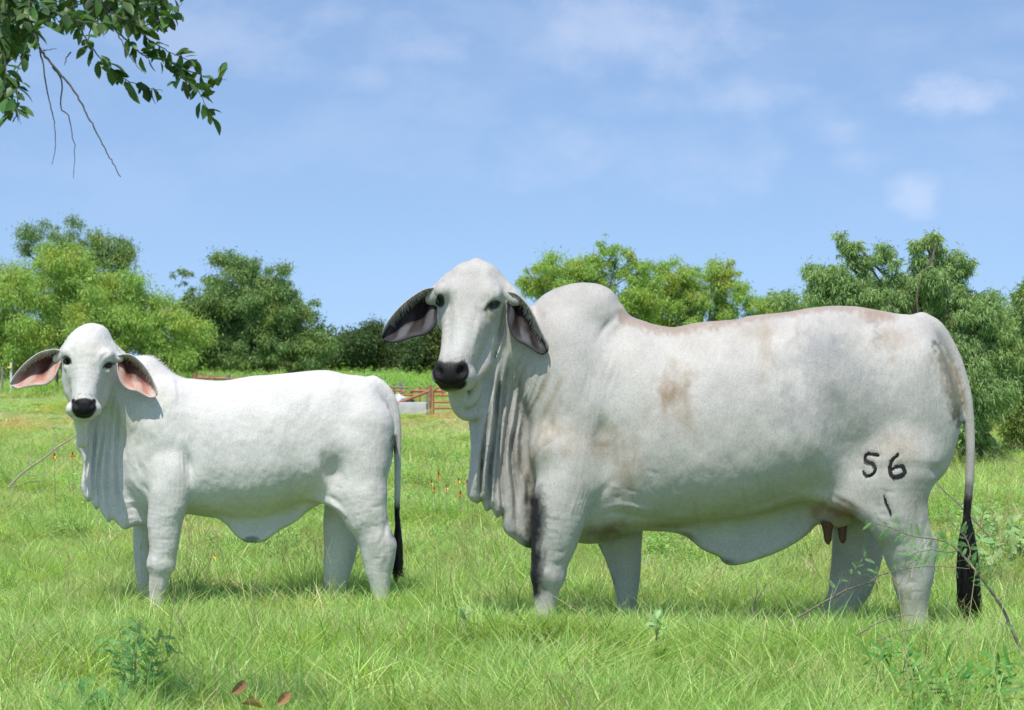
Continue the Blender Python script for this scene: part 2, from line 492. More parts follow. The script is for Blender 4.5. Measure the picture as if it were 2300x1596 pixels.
def to_world(P, Y0):
    k = FPX / Y0
    out = np.empty_like(P)
    out[:, 0] = (P[:, 0] - CX) / k; out[:, 1] = Y0 - P[:, 2] / k; out[:, 2] = CAM_H - (P[:, 1] - CY) / k
    return out

# ------------------------------------------------------------------ cattle
class Paint:
    """pigment map over the side view, later baked on the vertices"""
    def __init__(self, F, base, seed):
        self.F = F
        self.img = np.ones((*F.disp.shape, 3), dtype=np.float32) * np.array(base, dtype=np.float32)
        self.n1 = vnoise2(F.gu / 26.0, F.gv / 34.0, seed, 4)
        self.n2 = vnoise2(F.gu / 7.0, F.gv / 10.0, seed + 1, 3)
        self.st = vnoise2(F.gu / 7.0, F.gv / 70.0, seed + 2, 4) * 0.6 + vnoise2(F.gu / 3.5, F.gv / 6.0, seed + 3, 2) * 0.4
    def mix(self, W, col, a):
        a = np.clip(a, 0, 1)[..., None]
        self.img[W] = self.img[W] * (1 - a) + np.array(col, dtype=np.float32) * a
    def blob(self, c, r, col, a, rot=0.0, rough=0.6, hard=0.55, streak=0.0):
        m = 2.6 * max(r)
        W = self.F._win((c[0] - m, c[1] - m), (c[0] + m, c[1] + m))
        U = self.F.gu[W] - c[0]; V = self.F.gv[W] - c[1]
        ca, sa = math.cos(rot), math.sin(rot)
        x = (U * ca + V * sa) / r[0]; y = (-U * sa + V * ca) / r[1]
        d = np.sqrt(x * x + y * y) + (self.n1[W] - 0.5) * rough * 1.1 + (self.n2[W] - 0.5) * rough * 0.45
        al = a * smooth01((1.35 - d) / (0.9 / hard))
        if streak: al = al * np.clip(1 - streak + streak * 2.2 * self.st[W], 0, 1.15)
        self.mix(W, col, al)
    def line(self, pts, r, col, a, rough=0.5):
        A = catmull(pts, 6); m = 3 * r
        W = self.F._win(A.min(0) - m, A.max(0) + m)
        U = self.F.gu[W].astype(np.float32); V = self.F.gv[W].astype(np.float32)
        best = np.full(U.shape, 1e9, dtype=np.float32)
        for i in range(len(A) - 1):
            p = A[i]; e = A[i + 1] - p; L2 = e @ e + 1e-9
            t = np.clip(((U - p[0]) * e[0] + (V - p[1]) * e[1]) / L2, 0, 1)
            best = np.minimum(best, (U - p[0] - t * e[0]) ** 2 + (V - p[1] - t * e[1]) ** 2)
        d = np.sqrt(best) / r + (self.n2[W] - 0.5) * rough * 2 + (self.n1[W] - 0.5) * rough
        self.mix(W, col, a * smooth01((1.75 - d) / 1.5))

def build_body(F, root, paint, lo, hi, vox, mat):
    V, Q = F.mesh(lo, hi, vox)
    col = F.sample(paint.img, V)
    W = to_world(V, F.Y0)
    a = W[Q[:, 0]]; b = W[Q[:, 1]]; c = W[Q[:, 2]]
    if float(np.einsum('ij,ij->i', a, np.cross(b, c)).sum()) < 0: Q = Q[:, ::-1]
    me = np_mesh("body", W, quads=Q, colors=col)
    return link_mesh("body", me, mat, root), V, W

def ear_mesh(F, top, bot, w_root, w_tip, cup, name, root, tones, ns=44, nt=30, th=5.0, wob=0):
    """long hanging ear: a cupped sheet between its upper and lower rim, with real thickness"""
    T = catmull(top, 8); B = catmull(bot, 8)
    def res(A, n):
        L = np.concatenate([[0], np.cumsum(np.linalg.norm(np.diff(A, axis=0), axis=1))]); t = np.linspace(0, L[-1], n)
        return np.stack([np.interp(t, L, A[:, 0]), np.interp(t, L, A[:, 1])], -1)
    T = res(T, ns); B = res(B, ns)
    s = np.linspace(0, 1, ns)[:, None]; t = np.linspace(0, 1, nt)[None, :]
    uv = T[:, None, :] * (1 - t[..., None]) + B[:, None, :] * t[..., None]
    env = np.sin(np.pi * np.clip(s, 0, 1) ** 0.8) ** 0.6
    w = w_root + (w_tip - w_root) * s - cup * np.sin(np.pi * np.clip(t * 1.05, 0, 1) ** 0.62) * (0.35 + 0.65 * env) * (1 - 0.45 * s)
    w = w + cup * 0.18 * np.exp(-((t - 0.05) / 0.09) ** 2) * env
    ribs = np.cos(s * 15 - t * 5.0 + wob + 0.6 * np.sin(t * 5)) * smooth01((t - 0.22) * 4) * smooth01((1 - t) * 6) * env
    w = w + ribs * cup * 0.075
    P = np.concatenate([uv, w[..., None]], -1).reshape(-1, 3)
    P = np.array([F.q(*p) for p in P])
    G = P.reshape(ns, nt, 3)
    du = np.gradient(G, axis=0); dv = np.gradient(G, axis=1)
    n = np.cross(du, dv); n /= np.linalg.norm(n, axis=-1, keepdims=True) + 1e-9
    if n[..., 2].mean() < 0: n = -n
    edge = np.minimum(np.minimum(t, 1 - t) * 7, np.minimum(1.0, (1 - s) * 9)); edge = np.clip(edge, 0.0, 1) ** 0.5
    thk = th * (0.35 + 0.65 * edge)
    Fr = G + n * (thk / 2)[..., None]; Bk = G - n * (thk / 2)[..., None]
    V = np.concatenate([Fr.reshape(-1, 3), Bk.reshape(-1, 3)])
    idx = np.arange(ns * nt).reshape(ns, nt); N = ns * nt
    q1 = np.stack([idx[:-1, :-1], idx[1:, :-1], idx[1:, 1:], idx[:-1, 1:]], -1).reshape(-1, 4)
    q2 = q1[:, ::-1] + N
    rim = list(idx[:, 0]) + list(idx[-1, 1:]) + list(idx[::-1, -1][1:]) + list(idx[0, ::-1][1:-1])
    rim = np.array(rim); r2 = np.roll(rim, -1)
    q3 = np.stack([r2, rim, rim + N, r2 + N], -1)
    Q = np.concatenate([q1, q2, q3])
    S_, T_ = np.broadcast_to(s, (ns, nt)), np.broadcast_to(t, (ns, nt))
    cf = tones(S_, T_, ribs)
    cb = np.ones((ns, nt, 3)) * np.array(tones.back)
    rimw = smooth01((S_ - 0.72) / 0.3)[..., None]
    cb = cb * (1 - rimw * tones.tipdark) + np.array((0.03, 0.03, 0.03)) * rimw * tones.tipdark
    C = np.concatenate([cf.reshape(-1, 3), cb.reshape(-1, 3)])
    Wd = to_world(V.astype(np.float32), F.Y0)
    me = np_mesh(name, Wd, quads=Q, colors=C)
    o = link_mesh(name, me, M['ear'], root)
    return o, Fr, T_

def strands(name, roots, F, root, mat, sides=3):
    """roots: list of (polyline Nx3 in form space, r0, r1)"""
    VV = []; QQ = []; off = 0
    for A, r0, r1 in roots:
        n = len(A)
        d = np.gradient(A, axis=0); d /= np.linalg.norm(d, axis=1, keepdims=True) + 1e-9
        up = np.array([0.3, 0.1, 0.95]); a = np.cross(d, up); a /= np.linalg.norm(a, axis=1, keepdims=True) + 1e-9
        b = np.cross(d, a)
        rr = np.linspace(r0, r1, n)[:, None]
        rings = []
        for j in range(sides):
            an = 2 * math.pi * j / sides
            rings.append(A + (a * math.cos(an) + b * math.sin(an)) * rr)
        V = np.stack(rings, 1).reshape(-1, 3)
        idx = np.arange(n * sides).reshape(n, sides) + off
        nx = np.roll(idx, -1, axis=1)
        QQ.append(np.stack([idx[:-1], nx[:-1], nx[1:], idx[1:]], -1).reshape(-1, 4))
        VV.append(V); off += len(V)
    W = to_world(np.concatenate(VV).astype(np.float32), F.Y0)
    me = np_mesh(name, W, quads=np.concatenate(QQ))
    return link_mesh(name, me, mat, root)

def ball(name, F, c, r, root, mat, seg=20):
    c = F.q(*c)
    th = np.linspace(0, np.pi, seg // 2 + 1); ph = np.linspace(0, 2 * np.pi, seg, endpoint=False)
    V = [[0, 0, 1]] + [[math.sin(a) * math.cos(b), math.sin(a) * math.sin(b), math.cos(a)] for a in th[1:-1] for b in ph] + [[0, 0, -1]]
    V = np.array(V) * np.array(r) + c
    q = []; t = []
    R = seg // 2 - 1
    for i in range(R - 1):
        for j in range(seg):
            q.append([1 + i * seg + j, 1 + (i + 1) * seg + j, 1 + (i + 1) * seg + (j + 1) % seg, 1 + i * seg + (j + 1) % seg])
    for j in range(seg):
        t.append([0, 1 + j, 1 + (j + 1) % seg]); t.append([len(V) - 1, 1 + (R - 1) * seg + (j + 1) % seg, 1 + (R - 1) * seg + j])
    W = to_world(V.astype(np.float32), F.Y0)
    me = np_mesh(name, W, quads=np.array(q)[:, ::-1], tris=np.array(t)[:, ::-1])
    return link_mesh(name, me, mat, root)

def hoof(F, c, w, root, length=44, width=27, scale=1.0):
    """cloven hoof: two claws set on the ground, toes to the left"""
    VV = []; QQ = []; off = 0
    u, v = F.q(c[0], c[1], w)[:2]
    gz = CY + (CAM_H - FLOOR) * F.k     # ground row at this depth in form space
    for side in (-1, 1):
        prof = [(-1.0, 1.0), (-0.72, 0.35), (-0.5, 0.0), (0.35, 0.0), (0.62, 0.5), (0.62, 1.0)]
        R = []
        for (pu, pv) in prof:
            for sd in (0, 1):
                zz = w + side * (2 + sd * width * (0.5 if pv > 0.6 else 0.42)) * scale
                R.append([u + pu * length * scale * (0.9 if sd and pu < 0 else 1), gz - (1 - pv) * 30 * scale, zz])
        V = np.array(R)
        q = [[2 * i, 2 * i + 1, 2 * i + 3, 2 * i + 2] for i in range(5)] + [[10, 11, 1, 0]]
        q2 = [[0, 2, 4, 6], [0, 6, 8, 10], [7, 5, 3, 1], [11, 9, 7, 1]]
        QQ.append(np.array(q + q2) + off); VV.append(V); off += len(V)
    W = to_world(np.concatenate(VV).astype(np.float32), F.Y0)
    me = np_mesh("hoof", W, quads=np.concatenate(QQ), smooth=False)
    return link_mesh("hoof", me, M['hoof'], root)

def tufts(F, seeds, ln, r, root, name, mat, jitter=0.25, n=5):
    R = []
    for (p, d) in seeds:
        p = np.array(p, float); d = np.array(d, float); d /= np.linalg.norm(d)
        d = d + rng.normal(0, jitter, 3); L = ln * rng.uniform(0.5, 1.2)
        droop = np.array([0, 0.35, 0])
        A = np.array([p + d * L * t + droop * L * t * t for t in np.linspace(0, 1, n)])
        R.append((A, r, r * 0.25))
    return strands(name, R, F, root, mat)

class EarTone:
    def __init__(self, kind):
        self.kind = kind
        self.back = (0.62, 0.60, 0.57) if kind == 'calf' else (0.40, 0.39, 0.38)
        self.tipdark = 0.0 if kind == 'calf' else 1.0
    def __call__(self, S_, T_, ribs):
        n = vnoise2(S_ * 9, T_ * 6, 5, 4)
        if self.kind == 'calf':
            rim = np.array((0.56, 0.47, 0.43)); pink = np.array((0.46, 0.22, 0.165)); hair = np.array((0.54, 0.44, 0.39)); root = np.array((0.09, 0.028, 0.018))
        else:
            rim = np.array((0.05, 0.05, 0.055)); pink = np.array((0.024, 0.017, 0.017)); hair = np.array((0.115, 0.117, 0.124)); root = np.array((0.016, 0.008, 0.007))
        c = np.ones(S_.shape + (3,)) * pink
        h = smooth01((ribs + 0.25) * 1.4 + (n - 0.5) * 1.2)[..., None]
        hk = 0.50 if self.kind == 'calf' else 0.8
        c = c * (1 - h * hk) + hair * h * hk
        e = smooth01(1 - np.minimum(np.minimum(1 - T_, 1.0) * (6 if self.kind == 'calf' else 4.2), (1 - S_) * 4.0) + (n - 0.5) * 0.8)[..., None]
        c = c * (1 - e) + rim * e
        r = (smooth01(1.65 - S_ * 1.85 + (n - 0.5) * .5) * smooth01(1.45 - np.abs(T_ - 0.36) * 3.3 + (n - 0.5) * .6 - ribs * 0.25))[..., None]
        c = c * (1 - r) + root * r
        tr = smooth01(1 - T_ * 7.5 + (n - 0.5) * 0.5)[..., None]
        c = c * (1 - tr) + np.array((0.60, 0.57, 0.53) if self.kind == 'calf' else (0.46, 0.45, 0.44)) * tr
        if self.kind != 'calf':
            tip = smooth01((S_ - 0.80) * 4.5 + (n - 0.5))[..., None]
            c = c * (1 - tip) + np.array((0.02, 0.02, 0.022)) * tip
        return c

# ---- the grown cow
COW_Y = 8.0
cow = empty("brahman_cow", (0.55, COW_Y, 0), "large pale grey humped cow with black tipped ears and 56 branded on its hind quarter", "cow")
def build_cow():
    F = Form(COW_Y); O = F.q
    F.loft(top=[(1165, 930), (1185, 850), (1220, 792), (1280, 748), (1340, 722), (1400, 712), (1440, 720), (1475, 731), (1516, 735), (1562, 726), (1654, 717.5), (1684, 710), (1766, 701), (1817, 693), (1868, 688), (1919, 689), (1970, 697), (2011, 705), (2060, 712), (2090, 735), (2108, 773), (2136, 832), (2152, 885), (2161, 932)],
           bot=[(1165, 1000), (1185, 1090), (1220, 1160), (1280, 1212), (1330, 1221), (1370, 1213), (1430, 1192), (1500, 1180), (1600, 1172), (1700, 1155), (1760, 1138), (1812, 1120), (1880, 1105), (1960, 1108), (2040, 1108), (2084, 1096), (2116, 1066), (2133, 1022), (2149, 975), (2161, 946)],
           hw=[(1165, 20), (1185, 70), (1220, 112), (1300, 148), (1400, 166), (1500, 184), (1600, 198), (1700, 204), (1800, 196), (1880, 182), (1960, 164), (2040, 140), (2100, 104), (2140, 62), (2161, 18)], keel=0.10, p=2.15)
    # hump with its sharp rear notch
    F.slab([(1175, 770), (1190, 700), (1210, 672), (1240, 652), (1290, 637), (1340, 638), (1372, 652), (1392, 680), (1401, 703), (1392, 760), (1340, 840), (1250, 850)], 0, 92, rnd=84, k=34)
    # shoulder blade, arm, elbow
    F.ell((1275, 880, 98), (92, 165, 52), k=50, rot=-0.12)
    F.ell((1262, 1010, 112), (72, 62, 52), k=34)
    F.chain([(1290, 1040, 112, 70), (1268, 1100, 126, 66), (1258, 1150, 128, 63), (1246, 1205, 128, 54), (1236, 1255, 126, 44), (1229, 1300, 124, 34), (1225, 1345, 122, 26), (1224, 1385, 122, 23), (1222, 1425, 122, 24), (1218, 1456, 122, 28)], k=26, sw=0.86)
    F.ell((1232, 1292, 126), (37, 34, 33), k=14)
    F.ell((1312, 1085, 130), (36, 52, 30), k=22, rot=0.4)
    # far fore leg
    F.chain([(1370, 1120, -110, 80), (1388, 1190, -118, 56), (1396, 1230, -120, 45), (1403, 1270, -120, 37), (1407, 1310, -120, 29), (1408, 1350, -120, 23), (1407, 1380, -120, 22), (1405, 1405, -120, 24), (1402, 1424, -120, 27)], k=24, sw=0.9)
    # near hind leg
    F.ell((2010, 930, 92), (128, 175, 62), k=60, rot=-0.15)
    F.chain([(2010, 1040, 112, 100), (2012, 1110, 120, 78), (2024, 1165, 122, 66), (2034, 1205, 118, 60), (2043, 1238, 114, 58), (2050, 1275, 112, 50), (2051, 1310, 112, 43), (2053, 1355, 112, 32), (2055, 1390, 112, 28), (2054, 1425, 112, 27), (2050, 1452, 112, 31)], k=24, sw=0.82)
    F.ell((2084, 1228, 112), (22, 28, 18), k=14)
    # far hind leg, slanting forward
    F.chain([(1990, 1040, -95, 95), (1950, 1120, -108, 76), (1932, 1180, -112, 62), (1926, 1240, -112, 57), (1917, 1290, -112, 52), (1905, 1330, -112, 44), (1888, 1365, -112, 35), (1876, 1388, -112, 30), (1866, 1408, -112, 28), (1858, 1426, -112, 30)], k=24, sw=0.82)
    # flank web between belly and stifle
    F.slab([(1740, 1080), (1812, 1117), (1858, 1132), (1905, 1152), (1945, 1176), (1985, 1205), (2010, 1130), (1960, 1010), (1850, 980)], 112, 26, k=34, tilt=(0.36, 0.0))
    # navel flap
    F.slab([(1430, 1140), (1460, 1176), (1501, 1187), (1542, 1205), (1577, 1235), (1613, 1250), (1622, 1262), (1636, 1270), (1664, 1268), (1715, 1253), (1766, 1232), (1807, 1206), (1830, 1180), (1840, 1130), (1700, 1110), (1500, 1120)], 8, 17, rnd=15, k=42)
    # udder
    F.ell((1880, 1138, 35), (52, 50, 60), k=26)
    # neck
    F.chain([(1300, 880, 0, 140), (1235, 838, 14, 104), (1180, 800, 34, 76), (1130, 740, 44, 58), (1100, 700, 60, 54)], k=34)
    F.chain([(1105, 668, 60, 48), (1140, 688, 50, 40), (1170, 724, 30, 38), (1190, 760, 20, 44)], k=14)
    # dewlap sheet from throat to brisket
    F.slab([(1042, 905), (1052, 941), (1059, 1010), (1055, 1060), (1054, 1090), (1060, 1118), (1074, 1130), (1083, 1122), (1092, 1150), (1104, 1142), (1116, 1163), (1126, 1156), (1133, 1195), (1160, 1217), (1192, 1236), (1240, 1215), (1260, 1100), (1240, 950), (1190, 850), (1110, 800), (1060, 850)], 62, 30, rnd=26, k=22, tilt=(-0.40, 0.0), smooth=3)
    # skin ropes running down the throat
    F.chain([(1136, 715, 100, 20), (1134, 780, 98, 18), (1116, 850, 106, 16), (1096, 920, 116, 15), (1080, 1000, 114, 15), (1070, 1070, 110, 16), (1068, 1110, 106, 16)], k=15, sw=1.1)
    # throat loop under the chin
    F.chain([(1016, 866, 150, 12), (1022, 900, 140, 13), (1036, 926, 128, 14), (1056, 933, 120, 14), (1078, 917, 116, 14), (1094, 880, 112, 14), (1112, 830, 106, 15), (1126, 770, 98, 17)], k=7)
    F.chain([(1034, 868, 150, 14), (1042, 893, 142, 13), (1052, 903, 138, 14), (1064, 888, 138, 14), (1070, 862, 142, 14)], k=10)
    F.slab([(1030, 870), (1040, 915), (1058, 922), (1080, 905), (1095, 860), (1100, 820), (1050, 840)], 112, 16, k=14)
    # ---- head
    F.ell((1066, 672, 98), (78, 74, 70), k=20)
    F.ell((1067, 618, 98), (50, 31, 44), k=18)
    F.ell((1070, 590, 104), (13, 9, 15), k=9)
    F.ell((1052, 716, 98), (67, 62, 60), k=22)
    F.ell((1085, 748, 98), (42, 68, 60), k=18)
    F.chain([(1100, 770, 118, 24), (1084, 808, 138, 25), (1064, 838, 160, 24), (1042, 858, 176, 18)], k=14)
    F.chain([(1062, 690, 124, 60), (1048, 745, 148, 56), (1034, 790, 174, 46), (1021, 822, 194, 39)], k=20)
    F.ell((1017, 843, 194), (47, 29, 40), k=14)
    F.ell((1048, 846, 190), (20, 22, 28), k=12)
    F.ell((1025, 866, 184), (38, 17, 32), k=8)
    F.ell((1012, 842, 226), (32, 24, 13), k=8)
    F.ell((998, 655, 148), (22, 20, 26), k=22)
    F.ell((1104, 662, 150), (22, 18, 24), k=22)
    # ear bases
    F.chain([(1010, 650, 88, 30), (984, 660, 84, 20), (968, 672, 80, 14)], k=20)
    F.chain([(1115, 655, 96, 32), (1142, 664, 112, 22), (1160, 676, 126, 12)], k=18)
    # sockets, nostrils
    F.ell((1110, 688, 168), (15, 9, 14), k=6, mode='cut', rot=-0.35)
    F.ell((988, 676, 146), (10, 13, 14), k=6, mode='cut')
    F.ell((984, 834, 234), (9, 13, 18), k=4, mode='cut', rot=-0.4)
    F.ell((1037, 834, 240), (11, 13, 20), k=4, mode='cut', rot=0.4)
    F.chain([(975, 866, 210, 1.5), (1000, 872, 222, 1.5), (1030, 873, 222, 1.5), (1062, 866, 205, 1.5), (1078, 852, 188, 1.5)], k=3, mode='cut')
    # lids and the pouch under the eye
    F.chain([(1088, 698, 158, 3), (1097, 682, 163, 5), (1111, 675, 161, 6), (1125, 678, 149, 4)], k=6)
    F.chain([(983, 662, 128, 4), (992, 662, 136, 5), (1000, 672, 142, 4)], k=6)
    F.chain([(1096, 700, 158, 2.5), (1108, 700, 158, 3), (1122, 692, 150, 2.5)], k=4)
    F.ell((1105, 707, 148), (12, 16, 12), k=6)
    # tail
    F.chain([(2070, 728, 0, 26), (2098, 742, 0, 23), (2122, 772, 0, 20), (2143, 812, 0, 18), (2160, 866, 0, 17), (2173, 925, 0, 14), (2179, 990, 0, 10.5), (2178, 1070, 0, 10), (2172, 1150, 0, 9), (2168, 1195, 0, 7), (2170, 1250, 0, 5)], k=10)

    # ---- relief on the near side (observed positions)
    F.relief((940, 560, 2230, 1560))
    D = F.dent; K = F.stroke
    n = vnoise2(F.gu / 40.0, F.gv / 55.0, 3, 3)
    F.disp += (n - 0.5) * 3.2
    n = vnoise2(F.gu / 13.0, F.gv / 26.0, 8, 3)
    F.disp += (n - 0.5) * 1.3 * smooth01((F.gv - 720) / 200)
    D((1384, 1010), (40, 84), -10, 0.25)            # hollow behind the arm
    K([(1334, 900), (1352, 970), (1354, 1040), (1338, 1120)], -8, 20, 0.9, 1)
    K([(1856, 860), (1880, 950), (1910, 1040), (1950, 1110)], -10, 32, 0.8, -1)
    K([(1300, 760), (1330, 850), (1345, 930)], -3, 12, 0.6); D((1290, 870), (50, 80), 4); K([(1215, 900), (1240, 960), (1262, 1010)], -2.5, 9, 0.6)
    K([(1840, 720), (1870, 735), (1900, 760), (1915, 800)], 4, 14, 0.6); D((1800, 800), (40, 60), -6); D((2075, 790), (30, 40), 4); D((2040, 760), (40, 26), -3)
    for i in range(7): K([(1440 + i * 46, 790), (1452 + i * 46, 880), (1450 + i * 44, 980)], 1.6, 12, 0.7)   # ribs
    for i in range(60):                              # ring creases on the legs
        lx, hw_, y0, y1 = [(1238, 46, 1130, 1300), (1402, 36, 1215, 1340), (2045, 44, 1190, 1370), (1915, 46, 1215, 1350)][i % 4]
        y = rng.uniform(y0, y1); x = lx + rng.uniform(-.6, .6) * hw_; L = rng.uniform(10, 30)
        K([(x - L, y + rng.uniform(-4, 4)), (x, y - 3), (x + L, y + rng.uniform(-4, 4))], rng.choice([-1.2, -0.9, 0.7]), rng.uniform(2.4, 4), 0.6)
    K([(2088, 1150), (2076, 1190), (2074, 1230), (2078, 1270)], -4, 6, 0.5); K([(2030, 1240), (2036, 1290), (2034, 1340)], -2.5, 7, 0.5); D((2040, 1232), (24, 26), 4); D((2072, 1310), (12, 40), 2.5)
    K([(1250, 1270), (1256, 1300), (1246, 1340)], -2.5, 6, 0.5); D((1218, 1285), (20, 20), 3.5); D((1224, 1318), (18, 14), -2.5)
    for i in range(34):                              # loose skin around elbow, brisket and flank
        cx, cy, sx, sy = [(1420, 1110, 60, 40), (1215, 1140, 30, 60), (1180, 1180, 20, 40), (1960, 1150, 40, 30), (1560, 1150, 90, 20)][i % 5]
        x = rng.normal(cx, sx); y = rng.normal(cy, sy); an = rng.uniform(0.9, 1.6) if i % 5 in (1, 2) else rng.uniform(-0.2, 0.5); L = rng.uniform(12, 34)
        K([(x - math.cos(an) * L, y - math.sin(an) * L), (x, y + 2), (x + math.cos(an) * L, y + math.sin(an) * L)], rng.choice([-2.0, -1.4, 1.4]), rng.uniform(2.6, 5), 0.6)
    D((1352, 968), (16, 30), -7)
    D((1310, 940), (55, 60), 5)
    D((1240, 1010), (40, 34), 5)
    D((1290, 1060), (50, 40), 5)
    D((1205, 930), (26, 90), -7, 0.25)
    D((1790, 860), (60, 90), -6)                    # flank hollow
    D((1860, 740), (44, 30), 5, 0.2); D((1930, 790), (60, 30), -3)
    D((1920, 1010), (54, 95), -14, -0.4); D((1890, 930), (50, 60), -6)           # fold in front of the stifle
    D((1868, 1075), (28, 34), 6)
    D((1985, 1080), (48, 46), 6)
    D((2050, 860), (60, 110), 7); D((1850, 790), (50, 40), 6); D((1810, 1000), (50, 60), 5)
    D((2085, 1130), (26, 60), -5)
    D((2025, 1185), (20, 40), 3); D((2062, 1175), (9, 55), -4)
    K([(1394, 706), (1372, 722), (1350, 748), (1335, 790)], -4.5, 6, 0.7)
    K([(1402, 716), (1380, 735), (1362, 770)], 2.5, 7, 0.7)
    for (pts, a, r) in [
        ([(1180, 800), (1168, 850), (1150, 905), (1135, 980)], -3.2, 4), ([(1192, 800), (1180, 850), (1165, 900), (1158, 940)], -3.0, 4),
        ([(1206, 810), (1196, 850), (1184, 890), (1166, 930)], -3.0, 4), ([(1226, 830), (1215, 880), (1195, 920), (1180, 960)], -2.4, 5),
        ([(1258, 850), (1240, 900), (1216, 950), (1200, 990)], -1.6, 6),
        ([(1250, 940), (1225, 968), (1200, 1000), (1190, 1060)], -2.2, 5), ([(1235, 960), (1212, 990), (1196, 1030), (1190, 1080)], 1.8, 5),
        ([(1275, 960), (1245, 990), (1215, 1010), (1200, 1050)], -1.6, 5),
        ([(1185, 960), (1172, 1030), (1168, 1090)], -3, 5), ([(1200, 1000), (1182, 1070), (1180, 1120)], 3, 6)]:
        K(pts, a, r, 0.5)
    for i in range(6):                               # pleats behind the elbow
        x = 1296 + i * 8
        K([(x + 8, 1092 + i * 3), (x - 2, 1125), (x - 10, 1150 - i * 2), (x - 16, 1172 - i * 5)], 3.2, 3.4, 0.6)
        K([(x + 12, 1092 + i * 3), (x + 2, 1125), (x - 6, 1150 - i * 2), (x - 12, 1172 - i * 5)], -3.2, 3.0, 0.6)
    for (pts, a, r) in [
        ([(1345, 1150), (1390, 1135), (1450, 1145), (1500, 1155)], 4, 6), ([(1330, 1165), (1380, 1152), (1430, 1160), (1490, 1168)], -4, 5),
        ([(1350, 1125), (1372, 1098), (1400, 1085)], 1.2, 9), ([(1340, 1128), (1360, 1100), (1385, 1075)], -2.5, 8),
        ([(1560, 1165), (1640, 1160), (1720, 1143), (1790, 1118), (1830, 1112)], 5, 9), ([(1500, 1165), (1562, 1160)], 3, 8),
        ([(1790, 1123), (1850, 1133), (1900, 1156), (1945, 1182)], 5, 7), ([(1820, 1095), (1870, 1115), (1915, 1140), (1950, 1160)], -4, 7),
        ([(1200, 1165), (1235, 1160), (1270, 1166)], 1.5, 4), ([(1235, 1236), (1260, 1240), (1280, 1232)], -2, 4), ([(1225, 1252), (1250, 1258), (1272, 1250)], 1.6, 4),
        ([(1240, 1268), (1262, 1274)], -2, 3.5), ([(1352, 1222), (1385, 1230), (1430, 1226)], -1, 5),
        ([(2000, 1268), (2040, 1260), (2090, 1262)], -2, 5), ([(2030, 1315), (2050, 1308), (2060, 1330)], -2.5, 7),
        ([(1985, 1160), (2010, 1175), (2040, 1180)], -1.8, 5), ([(2075, 1060), (2110, 1050), (2140, 1010)], -2.2, 6), ([(2085, 1080), (2112, 1070)], 2, 5),
        ([(1700, 1020), (1707, 1060), (1716, 1095)], -1.6, 4), ([(1668, 1090), (1676, 1120), (1690, 1140)], -1.6, 4), ([(1730, 1090), (1742, 1112)], -1.4, 4)]:
        K(pts, a, r, 0.6)
    for i in range(26):                              # faint upright skin lines on the barrel
        x = rng.uniform(1420, 1800); y = rng.uniform(760, 980); L = rng.uniform(60, 160)
        K([(x, y), (x + rng.uniform(-6, 6), y + L * 0.5), (x + rng.uniform(-12, 12), y + L)], rng.uniform(-0.9, 0.9), rng.uniform(3, 6), 0.8)
    for i in range(22):                              # loose creases falling from the crest over the shoulder
        x = rng.uniform(1200, 1400); y = rng.uniform(730, 880); L = rng.uniform(70, 170); sl = (1300 - x) * 0.15 - 22
        K([(x, y), (x + sl * .4 + rng.normal(0, 3), y + L * .5), (x + sl, y + L)], rng.choice([-2.0, -1.5, 1.3]), rng.uniform(2.6, 4.5), 0.8)
    for i in range(10):                              # fine creases of the neck under the ear
        x = 1160 + i * 11; y = 790 + i * 6
        K([(x, y), (x - 10, y + 50), (x - 26 - i, y + 100)], -1.5, 3, 0.8)
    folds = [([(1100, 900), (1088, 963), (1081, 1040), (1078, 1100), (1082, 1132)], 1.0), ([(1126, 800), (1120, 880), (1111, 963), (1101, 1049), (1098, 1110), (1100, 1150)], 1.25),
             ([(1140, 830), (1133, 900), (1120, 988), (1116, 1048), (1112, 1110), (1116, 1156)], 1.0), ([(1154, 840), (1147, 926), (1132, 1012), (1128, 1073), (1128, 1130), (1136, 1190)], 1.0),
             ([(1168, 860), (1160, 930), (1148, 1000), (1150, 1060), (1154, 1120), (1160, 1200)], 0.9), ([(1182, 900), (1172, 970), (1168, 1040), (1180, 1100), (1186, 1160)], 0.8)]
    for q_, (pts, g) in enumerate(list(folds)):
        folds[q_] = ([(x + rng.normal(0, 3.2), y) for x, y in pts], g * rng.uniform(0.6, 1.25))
    for pts, g in folds:                             # long draped folds of the dewlap: a sharp valley and a full round roll beside it
        K(pts, -13.0 * g, 4.8, 0.30)
        K([(x - 9, y) for x, y in pts], 7.0 * g, 7.0, 0.35)
    for pts, a, r, o in [
        ([(1133, 672), (1131, 730), (1115, 790), (1098, 830)], -7, 4, 1),
        ([(1179, 778), (1155, 840), (1140, 890)], -4, 3, 1), ([(1197, 795), (1169, 845), (1150, 900)], -4, 3, 1), ([(1209, 798), (1187, 864), (1165, 910)], -3.5, 3, 1),
        ([(1224, 806), (1204, 874), (1182, 930)], -3, 3.5, 1), ([(1240, 830), (1222, 890), (1198, 950)], -2.2, 4, 1),
        ([(1100, 960), (1092, 1030), (1090, 1110)], 2.5, 5, 0), ([(1066, 960), (1066, 1040), (1065, 1110)], 3, 8, 0), ([(1062, 1000), (1060, 1060)], 2, 5, 0)]:
        K(pts, a, r, 0.35, o)
    # face modelling
    K([(1030, 620), (1020, 660), (1022, 720), (1014, 790)], 3.0, 8, 0.5); K([(1078, 700), (1074, 740), (1064, 790)], 4.0, 7, 0.5)
    D((1010, 745), (12, 60), -5, 0.1); D((1092, 765), (12, 50), -6, 0.35); D((1060, 720), (20, 50), 2)
    K([(1074, 700), (1086, 690), (1094, 680), (1108, 668), (1122, 666)], 2.2, 4, 0.4)
